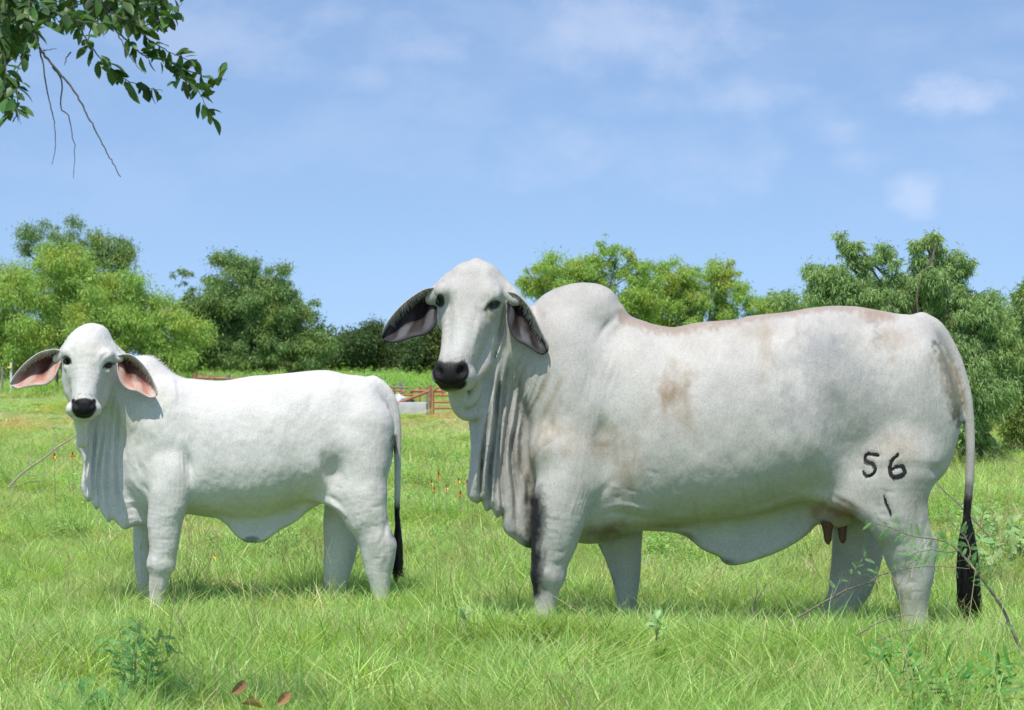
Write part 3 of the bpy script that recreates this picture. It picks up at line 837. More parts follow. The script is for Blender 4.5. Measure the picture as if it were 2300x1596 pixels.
    K([(1080, 708), (1092, 700), (1097, 716), (1110, 722)], -2.2, 4, 0.4)
    K([(1040, 690), (1060, 694), (1088, 706), (1098, 724)], -1.2, 6, 0.6)
    for i in range(3): K([(1092 + i * 5, 652 - i * 5), (1106 + i * 4, 655 - i * 6), (1122, 662 - i * 5)], -1.6, 2.6, 0.5)
    for i in range(5): K([(985, 800 + i * 4), (1012, 796 + i * 4), (1045, 801 + i * 4)], -0.8, 1.8, 0.6)
    K([(1075, 860), (1070, 840), (1078, 815), (1088, 795)], -2.4, 3.5, 0.5); K([(1060, 800), (1072, 770), (1080, 730)], -1.8, 4, 0.6); K([(1092, 730), (1100, 760), (1090, 800)], -2.2, 5, 0.6)
    D((1066, 640), (26, 40), -2.5); D((1036, 650), (14, 40), 2.0); D((1096, 645), (14, 40), 2.0)
    for i in range(4): K([(1118 + i * 4, 625 + i * 6), (1126 + i * 3, 650), (1128 + i * 3, 690), (1122 + i * 3, 730)], -1.8, 2.6, 0.5)
    for i in range(3): K([(1002 + i * 5, 640), (999 + i * 4, 670), (1004 + i * 4, 700)], -1.5, 2.6, 0.5)
    # branded skin is a little sunken
    b5 = [(1975, 1023), (1957, 1020), (1946, 1022), (1945, 1035), (1962, 1043), (1967, 1056), (1957, 1068), (1946, 1068), (1938, 1057)]
    b6 = [(2019, 1019), (2004, 1034), (1998, 1052), (2004, 1069), (2019, 1071), (2031, 1062), (2028, 1049), (2014, 1048), (2002, 1056)]
    b1 = [(1985, 1113), (1991, 1130), (1998, 1146), (2001, 1158)]
    for b in (b5, b6, b1): K(b, -2.5, 4.5, 0.0); 

    # ---- pigment
    P = Paint(F, (0.49, 0.468, 0.432), 21)
    P.img *= (0.90 + 0.20 * vnoise2(F.gu / 60., F.gv / 60., 77, 4))[..., None] * (0.94 + 0.12 * vnoise2(F.gu / 5., F.gv / 8., 79, 2))[..., None]
    grey = (0.26, 0.26, 0.265); rust = (0.30, 0.20, 0.135); tan = (0.31, 0.245, 0.165); dk = (0.13, 0.125, 0.125)
    P.blob((1880, 860), (130, 150), grey, 0.75, rough=1.1, hard=0.5); P.blob((1840, 790), (60, 70), grey, 0.60, rough=1.0, streak=0.55)
    P.blob((1790, 935), (90, 60), grey, 0.55, rough=1.0, streak=0.55); P.blob((1990, 920), (110, 110), (0.30, 0.30, 0.295), 0.5, rough=1.0, hard=0.5)
    P.blob((1650, 900), (100, 130), (0.31, 0.30, 0.29), 0.5, rough=1.0, hard=0.5)
    P.blob((1290, 790), (110, 150), (0.36, 0.345, 0.335), 0.5, rough=0.7, hard=0.5); P.blob((1320, 670), (100, 60), (0.31, 0.295, 0.28), 0.55, rough=0.5)
    P.blob((1400, 900), (60, 60), (0.60, 0.58, 0.55), 0.3)
    P.blob((1512, 890), (44, 78), (0.26, 0.185, 0.115), 0.80, rough=1.1, streak=0.55); P.blob((1494, 890), (14, 64), rust, 0.6, rough=1.0, streak=0.55); P.blob((1545, 940), (30, 60), tan, 0.5, rough=1.1, streak=0.55); P.blob((1455, 920), (24, 50), tan, 0.3, rough=1.1, streak=0.55); P.blob((1545, 850), (18, 30), tan, 0.5, rough=1.0, streak=0.55)
    P.line([(1400, 712), (1440, 722), (1490, 738), (1560, 730), (1640, 722)], 15, rust, 0.60, 0.8)
    P.line([(1660, 716), (1760, 704), (1860, 690), (1940, 694), (2010, 712)], 10, rust, 0.50, 0.8)
    P.blob((1960, 712), (60, 24), rust, 0.55, rot=0.15, rough=1.0, streak=0.55); P.blob((2000, 765), (80, 36), rust, 0.45, rough=1.2, streak=0.55)
    P.blob((2003, 808), (14, 12), rust, 0.55); P.blob((1700, 745), (100, 34), tan, 0.4, rough=1.1, streak=0.55); P.blob((1720, 790), (24, 66), tan, 0.5, rough=1.0, streak=0.55)
    P.blob((1560, 760), (60, 40), tan, 0.18)
    P.blob((2030, 1010), (80, 62), tan, 0.6, rough=1.1, streak=0.55); P.blob((2060, 1110), (40, 66), (0.30, 0.27, 0.20), 0.65, rough=1.1)
    P.blob((1350, 1000), (50, 44), tan, 0.7, rough=1.0, streak=0.55); P.blob((1290, 985), (76, 60), tan, 0.55, rough=1.1, streak=0.55); P.blob((1235, 960), (32, 84), tan, 0.6, rough=0.9, streak=0.55)
    P.blob((1405, 1050), (46, 90), tan, 0.6, rough=1.0, streak=0.55); P.blob((1340, 1075), (50, 50), (0.50, 0.47, 0.38), 0.4)
    P.line([(1230, 840), (1210, 890), (1185, 930), (1165, 980)], 5, tan, 0.5, 0.6); P.line([(1262, 850), (1236, 905), (1214, 950), (1204, 1000)], 6, tan, 0.4, 0.6)
    P.line([(1150, 980), (1160, 1020), (1166, 1060)], 9, (0.22, 0.18, 0.13), 0.7, 0.8); P.line([(1200, 1010), (1190, 1060), (1188, 1120)], 10, tan, 0.55, 0.8)
    P.blob((1120, 980), (70, 150), (0.36, 0.355, 0.345), 0.7, rough=0.6, hard=0.6)
    P.blob((1690, 1150), (180, 50), (0.46, 0.45, 0.36), 0.5); P.blob((1540, 1200), (30, 10), (0.15, 0.13, 0.11), 0.7, rot=0.5, rough=1.0)
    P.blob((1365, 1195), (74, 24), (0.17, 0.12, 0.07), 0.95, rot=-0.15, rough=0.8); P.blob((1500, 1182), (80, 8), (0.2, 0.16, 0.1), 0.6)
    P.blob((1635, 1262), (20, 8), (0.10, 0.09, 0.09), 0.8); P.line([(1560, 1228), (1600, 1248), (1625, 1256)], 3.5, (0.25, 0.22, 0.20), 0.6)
    for x, y in [(1670, 1100), (1700, 1060), (1720, 1080), (1735, 1100), (1560, 1130)]: P.line([(x, y), (x + 8, y + 45)], 4, tan, 0.18)
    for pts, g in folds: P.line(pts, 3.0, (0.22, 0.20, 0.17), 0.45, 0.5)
    # black shin of the near fore leg
    P.line([(1210, 1104), (1214, 1150), (1211, 1200), (1212, 1250), (1210, 1290)], 14, dk, 0.6, 1.0)
    P.line([(1200, 1128), (1202, 1160), (1199, 1200), (1197, 1240), (1201, 1285), (1198, 1330)], 17, (0.020, 0.020, 0.022), 1.0, 0.35)
    P.blob((1222, 1325), (14, 14), (0.10, 0.08, 0.06), 0.5); P.line([(1345, 1230), (1358, 1272), (1376, 1310)], 5, dk, 0.6)
    # grime beside the tail
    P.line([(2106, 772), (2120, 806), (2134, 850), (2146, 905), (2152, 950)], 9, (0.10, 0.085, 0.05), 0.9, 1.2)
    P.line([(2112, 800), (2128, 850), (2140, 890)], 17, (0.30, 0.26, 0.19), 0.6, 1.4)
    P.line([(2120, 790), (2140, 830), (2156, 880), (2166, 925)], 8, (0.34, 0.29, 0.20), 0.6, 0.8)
    P.line([(2112, 756), (2136, 800)], 12, (0.36, 0.35, 0.35), 0.6)
    P.line([(2177, 1100), (2172, 1150), (2168, 1200), (2170, 1260)], 16, (0.012, 0.012, 0.012), 1.0, 0.5); P.line([(2178, 1030), (2176, 1100)], 14, (0.34, 0.33, 0.33), 0.5, 0.8)
    P.line([(1912, 1150), (1860, 1140), (1830, 1145)], 16, (0.40, 0.22, 0.13), 0.5); P.blob((1885, 1160), (60, 38), (0.20, 0.095, 0.055), 0.85)
    # old faint brand on the hip
    P.line([(1950, 724), (1962, 722), (1974, 728), (1963, 740), (1972, 752), (1980, 758), (1962, 764), (1967, 778)], 2.6, (0.26, 0.255, 0.26), 0.55, 0.5)
    # face
    P.blob((1050, 640), (70, 70), (0.36, 0.35, 0.335), 0.4, rough=0.6); P.blob((1035, 760), (24, 60), (0.56, 0.55, 0.53), 0.8, rot=0.15)
    P.blob((1070, 650), (34, 44), (0.40, 0.37, 0.34), 0.25, rough=0.7)
    nb = (0.012, 0.011, 0.012)
    for c, r in (((986, 834), (13, 20)), ((1038, 834), (13, 19)), ((1012, 842), (31, 24)), ((1013, 862), (30, 14)), ((1012, 827), (32, 10))): P.blob(c, r, nb, 1.0, rough=0.15, hard=3.5)
    P.blob((1012, 808), (36, 10), (0.30, 0.30, 0.30), 0.5, rough=0.7)
    P.blob((1020, 878), (34, 6), (0.30, 0.26, 0.16), 0.6)
    P.blob((1104, 708), (13, 17), (0.45, 0.38, 0.27), 0.8, rough=0.3, hard=1.5); P.line([(1090, 697), (1100, 683), (1112, 677), (1122, 680)], 3.2, (0.04, 0.035, 0.03), 0.9, 0.3)
    P.blob((989, 676), (9, 14), (0.03, 0.028, 0.025), 1.0, rough=0.2, hard=2); P.blob((1110, 687), (12, 7.5), (0.03, 0.028, 0.025), 1.0, rot=-0.3, rough=0.2, hard=2); P.blob((1086, 835), (10, 24), (0.48, 0.38, 0.25), 0.5, rot=-0.2)
    P.blob((1110, 700), (6, 40), (0.42, 0.38, 0.32), 0.4)
    for i in range(46):
        P.blob((rng.uniform(975, 1068), rng.uniform(798, 826)), (1.1, 1.1), (0.06, 0.05, 0.05), 0.8, rough=0.0, hard=2)
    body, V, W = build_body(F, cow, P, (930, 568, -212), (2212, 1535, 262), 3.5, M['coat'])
    # eyes
    ball("eye", F, (1109, 688, 141), (15, 14, 16), cow, M['eye']); ball("eye", F, (986, 678, 120), (8, 10, 13), cow, M['eye'])
    # ears
    tn = EarTone('cow')
    _, FrL, TL = ear_mesh(F, [(990, 647), (970, 647), (950, 652), (921, 670), (896, 692), (874, 718), (861, 742), (858, 758)],
        [(989, 690), (983, 718), (975, 738), (957, 753), (930, 758), (905, 767), (882, 771), (862, 765)], 96, 120, 40, "ear", cow, tn, th=7)
    _, FrR, TR = ear_mesh(F, [(1140, 656), (1158, 660), (1174, 672), (1190, 692), (1206, 722), (1220, 752), (1230, 774), (1230, 790)],
        [(1138, 680), (1139, 712), (1144, 740), (1160, 765), (1180, 776), (1196, 786), (1212, 796), (1224, 795)], 136, 160, 34, "ear", cow, tn, th=7, wob=1)
    # fringe of hair along the upper rim of each ear
    for Fr, sgn in ((FrL, 1), (FrR, 1)):
        seeds = []
        for i in range(3, 34):
            for k in range(9):
                p = Fr[i, 0] * (1 - 0.09 * rng.random()) + Fr[i, 3] * 0.09 * rng.random() if False else Fr[i, rng.integers(0, 4)] + rng.normal(0, 1.2, 3)
                d = (Fr[i, 12] - Fr[i, 0]); d = d / np.linalg.norm(d) + np.array([0, 0.2, 0.45])
                seeds.append((p, d))
        tufts(F, seeds, 9, 0.5, cow, "ear_hair", M['grey_hair'])
    # lashes over each eye
    for pts in ([(1092, 688, 160), (1103, 679, 166), (1116, 675, 160), (1124, 679, 152)], [(982, 668, 128), (988, 664, 138), (996, 668, 142)]):
        seeds = []
        for p in catmull(pts, 10):
            for k in range(2): seeds.append((F.q(p[0], p[1], p[2] + 3), (rng.normal(-0.2, .3), 0.55, 0.9)))
        tufts(F, seeds, 8, 0.4, cow, "lash_fringe", M['black_hair'])
    # teats
    for (u, v, w, L) in ((1858, 1172, 62, 50), (1891, 1170, 52, 50)):
        R = [(np.array([F.q(u + 2 * t, v + L * t, w) for t in np.linspace(0, 1, 8)]), 1, 1)]
        A, _, _ = R[0]; rr = np.array([15, 14, 12, 10.5, 9.5, 9, 8, 3.5])
        ph = np.linspace(0, 2 * np.pi, 14, endpoint=False)
        Vt = np.array([[a[0] + r * math.cos(x), a[1], a[2] + r * math.sin(x)] for a, r in zip(A, rr) for x in ph] + [[A[-1][0], A[-1][1] + 2, A[-1][2]]])
        idx = np.arange(8 * 14).reshape(8, 14); nx = np.roll(idx, -1, 1)
        q = np.stack([idx[:-1], idx[1:], nx[1:], nx[:-1]], -1).reshape(-1, 4)
        t = [[idx[-1, j], 8 * 14, nx[-1, j]] for j in range(14)]
        link_mesh("teat", np_mesh("teat", to_world(Vt.astype(np.float32), COW_Y), quads=q[:, ::-1], tris=np.array(t)[:, ::-1]), M['teat'], cow)
    # hooves
    for (u, w) in ((1206, 122), (1392, -120), (2042, 112), (1838, -112)): hoof(F, (u + 6, 1500), w, cow)
    # tail switch
    R = []
    for i in range(420):
        a = rng.uniform(0, 2 * math.pi); q = math.sqrt(rng.random())
        v0 = rng.uniform(1140, 1300) if i > 60 else rng.uniform(1300, 1360)
        st = np.array([2171, v0, 0.0])
        end = rng.uniform(1350, 1402) if rng.random() < 0.8 else rng.uniform(1240, 1330)
        wd = 23 if end > 1330 else 17
        x1 = 2176 + math.cos(a) * wd * q; z1 = math.sin(a) * wd * q
        pts = [st + np.array([math.cos(a) * 5 * q, 0, math.sin(a) * 5 * q]), np.array([2172 + math.cos(a) * wd * 0.95, (v0 * 0.6 + end * 0.4), math.sin(a) * wd * 0.9]), np.array([2176 + math.cos(a) * wd, (v0 * 0.3 + end * 0.7), math.sin(a) * wd]) + rng.normal(0, 1.5, 3), np.array([x1 + 6 + rng.normal(0, 3), end, z1])]
        R.append((catmull(pts, 4), 1.0, 0.35))
    strands("tail_switch", R, F, cow, M['black_hair'])
    # branded numbers: scar hair lying on the hide
    inv = {}
    def surf_w(u, v):
        m = (V[:, 2] > 20)
        s = 1 - V[:, 2] / FPX
        uo = CX + (V[:, 0] - CX) / s; vo = CY + (V[:, 1] - CY) / s
        sel = np.nonzero(m & (np.abs(uo - u) < 5) & (np.abs(vo - v) < 5))[0]
        if not len(sel): return 150.0
        z = V[sel, 2]; return float(z[z > z.max() - 10].mean())
    for nm, b, w0 in (("brand_mark", b5, 4.4), ("brand_mark", b6, 4.6), ("brand_mark", b1, 2.3)):
        A = catmull(b, 6); R = []
        cw = [surf_w(a[0], a[1]) for a in A]
        VV = []; QQ = []
        T = np.gradient(A, axis=0); T /= np.linalg.norm(T, axis=1, keepdims=True)
        Nn = np.stack([-T[:, 1], T[:, 0]], -1)
        m = len(A); cols = 5
        for i in range(m):
            f = i / (m - 1); wid = w0 * (0.45 + 0.55 * math.sin(math.pi * min(max(f, 0.08), 0.92)) ** 0.5)
            for j in range(cols):
                x = (j / (cols - 1) * 2 - 1)
                o = A[i] + Nn[i] * x * wid + (rng.normal(0, 0.8, 2) if abs(x) == 1 else 0)
                VV.append(F.q(o[0], o[1], cw[i] + 1.7 + 0.5 * (1 - x * x) + 0.25 * (rng.random() - 0.5)))
        idx = np.arange(m * cols).reshape(m, cols)
        q = np.stack([idx[:-1, :-1], idx[1:, :-1], idx[1:, 1:], idx[:-1, 1:]], -1).reshape(-1, 4)
        o = link_mesh(nm, np_mesh(nm, to_world(np.array(VV, dtype=np.float32), COW_Y), quads=q), M['brand'], cow)
    return F

# ---- the young one
CALF_Y = 9.0
calf = empty("brahman_calf", (-1.2, CALF_Y, 0), "smaller white humped heifer with pink ears standing on the left", "calf")
def build_calf():
    F = Form(CALF_Y)
    F.loft(top=[(275, 985), (290, 925), (325, 885), (370, 858), (421, 851), (486, 856), (526, 852), (566, 845.5), (627, 841), (688, 834), (735, 832), (777, 841), (812, 845), (838, 853), (855, 868), (868, 890), (878, 930), (883, 968)],
           bot=[(275, 1035), (290, 1105), (325, 1150), (370, 1162), (429, 1153), (486, 1154), (566, 1157), (627, 1145), (688, 1128), (740, 1124), (790, 1120), (830, 1108), (858, 1090), (873, 1062), (880, 1035), (883, 1000)],
           hw=[(275, 18), (290, 52), (325, 80), (370, 92), (440, 100), (540, 110), (640, 112), (720, 104), (780, 92), (830, 72), (862, 44), (883, 14)], keel=0.10, p=2.15)
    F.slab([(268, 880), (280, 830), (300, 804), (324, 799), (346, 804), (366, 820), (386, 838), (402, 858), (370, 900), (300, 910)], 0, 48, rnd=44, k=20)
    F.ell((375, 960, 56), (52, 100, 32), k=34, rot=-0.1)
    F.chain([(388, 1060, 68, 50), (384, 1100, 76, 47), (376, 1140, 80, 43), (370, 1180, 80, 38), (368, 1222, 80, 33.5), (363, 1262, 78, 29), (357, 1298, 78, 23), (353, 1335, 78, 17), (352, 1362, 78, 16), (350, 1382, 78, 19)], k=18, sw=0.86)
    F.ell((362, 1268, 80), (31, 26, 25), k=10)
    F.chain([(345, 1120, -66, 46), (332, 1190, -72, 33), (327, 1235, -74, 27), (325, 1280, -74, 21), (325, 1320, -74, 16), (324, 1345, -74, 15), (322, 1366, -74, 18)], k=18, sw=0.9)
    F.ell((812, 985, 50), (66, 115, 34), k=40, rot=-0.1)
    F.chain([(822, 960, 54, 62), (815, 1020, 62, 62), (812, 1070, 68, 58), (816, 1110, 74, 54), (823, 1150, 78, 47), (834, 1188, 76, 41), (847, 1222, 74, 41), (850, 1256, 72, 36), (851, 1290, 72, 28.5), (855, 1325, 72, 21), (856, 1358, 72, 18), (853, 1380, 72, 20)], k=18, sw=0.82)
    F.ell((874, 1222, 72), (15, 19, 12), k=10)
    F.chain([(800, 1070, -62, 58), (778, 1130, -68, 48), (768, 1180, -70, 42), (766, 1225, -70, 38), (760, 1265, -70, 33.5), (756, 1300, -70, 28), (752, 1330, -70, 23), (750, 1350, -70, 19), (747, 1367, -70, 20)], k=18, sw=0.82)
    F.slab([(690, 1105), (715, 1127), (742, 1140), (768, 1160), (795, 1188), (822, 1160), (805, 1080), (730, 1070)], 64, 13, k=26, tilt=(0.42, 0.0))
    F.slab([(420, 1120), (440, 1148), (486, 1160), (508, 1178), (526, 1200), (546, 1214), (566, 1213), (580, 1219), (599, 1214), (631, 1191), (664, 1173), (690, 1150), (712, 1120), (600, 1095), (480, 1105)], 4, 12, rnd=10, k=28)
    F.ell((565, 1211, 6), (17, 9, 13), k=8)
    F.chain([(350, 940, 0, 86), (305, 905, 8, 66), (268, 880, 24, 48), (240, 845, 38, 40)], k=22)
    F.chain([(225, 792, 40, 34), (252, 802, 32, 27), (285, 834, 14, 28)], k=10)
    F.slab([(172, 940), (177, 975), (174, 1002), (184, 1020), (192, 1046), (189, 1075), (188, 1100), (199, 1128), (207, 1122), (216, 1146), (225, 1140), (241, 1173), (254, 1168), (275, 1191), (299, 1184), (345, 1175), (352, 1100), (310, 990), (262, 900), (210, 890)], 36, 18, rnd=15, k=18, tilt=(-0.30, 0.0), smooth=3)
    # chin flap and throat ropes
    F.chain([(183, 940, 128, 18), (184, 968, 116, 13), (185, 990, 108, 13), (183, 996, 104, 12)], k=10)
    # head
    F.ell((200, 797, 88), (58, 63, 58), k=15)
    F.ell((208, 752, 84), (34, 23, 34), k=16)
    F.ell((196, 850, 84), (56, 60, 48), k=18)
    F.ell((196, 890, 92), (44, 42, 44), k=16)
    F.chain([(200, 815, 108, 46), (195, 855, 128, 38), (190, 890, 146, 31), (188, 908, 154, 28)], k=16)
    F.ell((188, 917, 156), (37, 19, 30), k=8)
    F.ell((163, 920, 152), (12, 15, 22), k=9); F.ell((213, 919, 150), (12, 15, 22), k=9)
    F.ell((186, 936, 148), (24, 11, 22), k=6)
    F.ell((188, 915, 180), (24, 19, 13), k=6)
    F.ell((156, 792, 122), (16, 14, 18), k=14); F.ell((238, 800, 122), (16, 14, 18), k=14)
    F.chain([(160, 790, 78, 22), (140, 800, 74, 13), (128, 806, 72, 10)], k=14)
    F.chain([(236, 790, 86, 26), (254, 800, 92, 17), (268, 806, 98, 10)], k=14)
    F.ell((150, 812, 134), (8, 9, 10), k=4, mode='cut'); F.ell((243, 822, 136), (9, 6, 10), k=4, mode='cut', rot=-0.3)
    F.ell((170, 908, 191), (5, 8, 9), k=4, mode='cut', rot=-0.3); F.ell((206, 908, 191), (5, 8, 9), k=4, mode='cut', rot=0.3)
    F.chain([(156, 936, 160, 1.2), (175, 938, 176, 1.2), (200, 938, 176, 1.2), (222, 932, 160, 1.2)], k=3, mode='cut')
    F.chain([(231, 827, 126, 2.4), (238, 816, 131, 3.6), (248, 813, 126, 3.6), (256, 817, 114, 2.6)], k=5)
    F.chain([(139, 803, 112, 2.6), (146, 801, 123, 3.6), (155, 804, 130, 3.4), (161, 813, 132, 2.4)], k=5)
    F.ell((241, 833, 122), (8, 9, 8), k=5); F.ell((152, 826, 122), (8, 8, 8), k=5)
    # tail
    F.chain([(838, 862, 0, 18), (856, 872, 0, 16), (872, 890, 0, 14), (884, 925, 0, 13), (891, 975, 0, 10.5), (893, 1030, 0, 8), (893, 1090, 0, 7), (892, 1140, 0, 6.5), (892, 1180, 0, 5), (893, 1220, 0, 3.5)], k=7)
    F.relief((110, 700, 930, 1480))
    D = F.dent; K = F.stroke
    F.disp += (vnoise2(F.gu / 26.0, F.gv / 30.0, 13, 3) - 0.5) * 3.4
    F.disp += (vnoise2(F.gu / 9.0, F.gv / 16.0, 18, 3) - 0.5) * 1.0
    K([(412, 990), (426, 1040), (430, 1100)], -8, 9, 0.5, 1); K([(722, 1005), (732, 1060), (748, 1112)], -9, 14, 0.5, -1)
    K([(330, 905), (352, 960), (368, 1010)], -2, 7, 0.6); D((345, 960), (26, 40), 3); K([(735, 838), (752, 850), (764, 872)], 3, 9, 0.6); D((715, 870), (26, 34), -4)
    for i in range(7): K([(450 + i * 30, 900), (458 + i * 30, 960), (456 + i * 28, 1030)], 1.1, 7, 0.7)
    for i in range(56):
        lx, hw_, y0, y1 = [(370, 32, 1140, 1310), (325, 22, 1195, 1310), (850, 32, 1170, 1320), (762, 32, 1160, 1320)][i % 4]
        y = rng.uniform(y0, y1); x = lx + rng.uniform(-.6, .6) * hw_; L = rng.uniform(7, 20)
        K([(x - L, y + rng.uniform(-3, 3)), (x, y - 2), (x + L, y + rng.uniform(-3, 3))], rng.choice([-0.8, -0.6, 0.5]), rng.uniform(2, 3), 0.6)
    K([(874, 1150), (866, 1185), (866, 1220), (870, 1255)], -3, 4.5, 0.5); K([(840, 1225), (844, 1260), (842, 1300)], -1.8, 5, 0.5); D((848, 1218), (18, 18), 2.5)
    for i in range(30):
        cx, cy, sx, sy = [(300, 1080, 26, 40), (285, 1150, 26, 16), (450, 1090, 26, 30), (800, 1140, 30, 20), (250, 1120, 20, 30)][i % 5]
        x = rng.normal(cx, sx); y = rng.normal(cy, sy); an = rng.uniform(0.7, 1.6) if i % 5 != 3 else rng.uniform(-0.2, 0.5); L = rng.uniform(8, 24)
        K([(x - math.cos(an) * L, y - math.sin(an) * L), (x, y + 1.5), (x + math.cos(an) * L, y + math.sin(an) * L)], rng.choice([-1.5, -1.1, 1.1]), rng.uniform(2, 3.6), 0.6)
    D((766, 1062), (42, 58), -8, -0.35); D((705, 1050), (34, 46), 5); D((775, 995), (40, 34), 4); 
    D((700, 950), (40, 60), -3); D((740, 870), (30, 20), 3)
    D((432, 1040), (16, 60), -6, 0.1); D((390, 1060), (36, 30), 4); D((350, 1100), (22, 30), 4); D((310, 1000), (18, 60), -4, 0.2)
    D((820, 920), (26, 40), 3)
    for i in range(8):
        x = 396 + i * 9
        K([(x, 960 + i * 7), (x + 8, 1010 + i * 4), (x + 12, 1060), (x + 16 - i, 1100)], -1.5, 2.6, 0.7)
        K([(x + 4, 960 + i * 7), (x + 12, 1010 + i * 4), (x + 16, 1060), (x + 20 - i, 1100)], 1.2, 2.6, 0.7)
    for (pts, a, r) in [
        ([(330, 1125), (318, 1105), (300, 1085), (288, 1055)], 3, 5), ([(338, 1118), (328, 1098), (312, 1075)], -2.5, 4),
        ([(300, 990), (306, 1030), (318, 1060), (340, 1085)], -2.5, 4), ([(315, 1000), (322, 1040), (338, 1065)], 2, 4),
        ([(285, 930), (278, 980), (284, 1030), (296, 1070)], -2.5, 4.5), ([(325, 905), (312, 950), (296, 985)], -1.6, 4), ([(340, 900), (328, 940), (312, 970)], -1.2, 4),
        ([(270, 1150), (300, 1140), (332, 1142)], -2.5, 3.5), ([(258, 1160), (285, 1165), (320, 1158)], 2.5, 3.5), ([(262, 1130), (290, 1128), (325, 1130)], 2.5, 3.5),
        ([(370, 850), (376, 880), (366, 910)], -2.0, 4), ([(380, 846), (392, 870), (390, 905)], 1.6, 4), ([(395, 850), (402, 890), (396, 930)], -1.2, 3),
        ([(420, 1155), (470, 1146), (540, 1158), (600, 1152), (650, 1135), (700, 1118)], 3.2, 6),
        ([(700, 1122), (742, 1134), (772, 1154), (796, 1180)], 3.4, 5), ([(715, 1108), (752, 1122), (785, 1148)], -2.6, 5),
        ([(344, 1180), (370, 1184), (400, 1180)], -1.0, 3.5), ([(345, 1155), (375, 1160), (408, 1150)], 1.0, 4), ([(352, 1212), (380, 1214)], -0.9, 4), 
        ([(806, 1180), (830, 1186), (862, 1178)], -0.7, 3.5), ([(815, 1165), (845, 1168), (868, 1155)], -0.6, 3.5),
        ([(866, 1180), (856, 1215), (846, 1235)], -2, 4), ([(860, 1225), (862, 1250), (852, 1268)], 1.6, 4), ([(830, 1250), (850, 1256), (870, 1250)], -1.2, 3)]:
        K(pts, a, r, 0.6)
    folds = [([(206, 945), (202, 1010), (197, 1060), (199, 1105), (208, 1136)], 0.8), ([(220, 920), (216, 985), (208, 1045), (208, 1100), (218, 1142)], 1.0),
             ([(234, 915), (231, 985), (222, 1055), (223, 1110), (236, 1160)], 1.0), ([(248, 905), (246, 980), (238, 1055), (240, 1110), (258, 1170)], 0.9), ([(262, 900), (264, 970), (258, 1040), (262, 1100), (280, 1150)], 0.7)]
    for q_, (pts, g) in enumerate(list(folds)):
        folds[q_] = ([(x + rng.normal(0, 2.2), y) for x, y in pts], g * rng.uniform(0.6, 1.3))
    for pts, g in folds:
        K(pts, -10.0 * g, 3.8, 0.30)
        K([(x - 7, y) for x, y in pts], 5.6 * g, 5.2, 0.35)
    for pts, a, r, o in [
        ([(258, 850), (254, 900), (238, 950)], -3.5, 3, 1), ([(272, 880), (282, 940), (284, 1000)], -2.5, 3, 0), ([(292, 900), (298, 950), (296, 1000)], -1.6, 3, 0),
        ([(310, 890), (312, 940), (306, 990)], -1.2, 3, 0), ([(196, 1100), (204, 1125), (214, 1138)], 3, 4, 0), ([(226, 1128), (230, 1150), (240, 1160)], 3, 4, 0)]:
        K(pts, a, r, 0.35, o)
    for i in range(26):
        x = rng.uniform(270, 430); y = rng.uniform(870, 960); L = rng.uniform(50, 130); sl = (330 - x) * 0.15 - 8
        K([(x, y), (x + sl * .4 + rng.normal(0, 2), y + L * .5), (x + sl, y + L)], rng.choice([-1.5, -1.2, 1.0]), rng.uniform(2, 3.2), 0.8)
    for i in range(22):
        x = rng.uniform(420, 640); y = rng.uniform(890, 1010); L = rng.uniform(40, 110)
        K([(x, y), (x + rng.uniform(-4, 4), y + L * 0.5), (x + rng.uniform(-8, 8), y + L)], rng.uniform(-0.8, 0.8), rng.uniform(2, 3.5), 0.8)
    K([(180, 770), (172, 800), (176, 850), (168, 895)], 1.2, 6, 0.5); K([(222, 780), (222, 830), (212, 890)], 1.2, 6, 0.5)
    D((163, 865), (9, 36), -3, 0.05); D((228, 868), (9, 36), -3, 0.2)
    for i in range(3):
        K([(150 + i * 5, 778), (160 + i * 4, 790), (166 + i * 3, 812)], -1.4, 2, 0.5); K([(250 - i * 4, 790), (236 - i * 3, 800), (226 - i * 2, 818)], -1.4, 2, 0.5)
    P = Paint(F, (0.615, 0.60, 0.57), 31)
    P.img *= (0.93 + 0.14 * vnoise2(F.gu / 40., F.gv / 40., 78, 4))[..., None] * (0.96 + 0.08 * vnoise2(F.gu / 4., F.gv / 6., 79, 2))[..., None]
    gr = (0.56, 0.55, 0.53)
    P.blob((470, 1010), (60, 50), gr, 0.4, rough=1.0); P.blob((700, 1020), (90, 70), gr, 0.22, rough=1.1, hard=0.6); P.blob((350, 1010), (50, 40), gr, 0.4, rough=1.0)
    P.blob((560, 890), (60, 20), gr, 0.35, rough=1.2); P.blob((660, 880), (26, 12), (0.50, 0.50, 0.49), 0.4, rough=1.0); P.blob((440, 880), (30, 30), gr, 0.4, rough=1.0)
    P.blob((800, 960), (40, 40), gr, 0.3, rough=1.0); P.blob((200, 800), (50, 60), (0.66, 0.61, 0.54), 0.5, rough=0.6, hard=0.6)
    P.blob((158, 880), (12, 34), (0.52, 0.47, 0.40), 0.5); P.blob((225, 880), (12, 34), (0.54, 0.48, 0.40), 0.5)
    P.blob((340, 812), (30, 12), (0.52, 0.48, 0.42), 0.4, rough=1.0)
    P.blob((188, 916), (23, 18), (0.012, 0.012, 0.013), 1.0, rough=0.14, hard=4); P.blob((188, 928), (18, 11), (0.012, 0.012, 0.013), 1.0, rough=0.14, hard=4)
    P.blob((165, 903), (4, 6), (0.012, 0.012, 0.013), 1.0, rough=0.1, hard=4); P.blob((211, 903), (4, 6), (0.012, 0.012, 0.013), 1.0, rough=0.1, hard=4)
    P.blob((200, 775), (44, 40), (0.50, 0.47, 0.42), 0.35, rough=0.8); P.blob((300, 1130), (60, 50), (0.50, 0.485, 0.45), 0.4, rough=1.0)
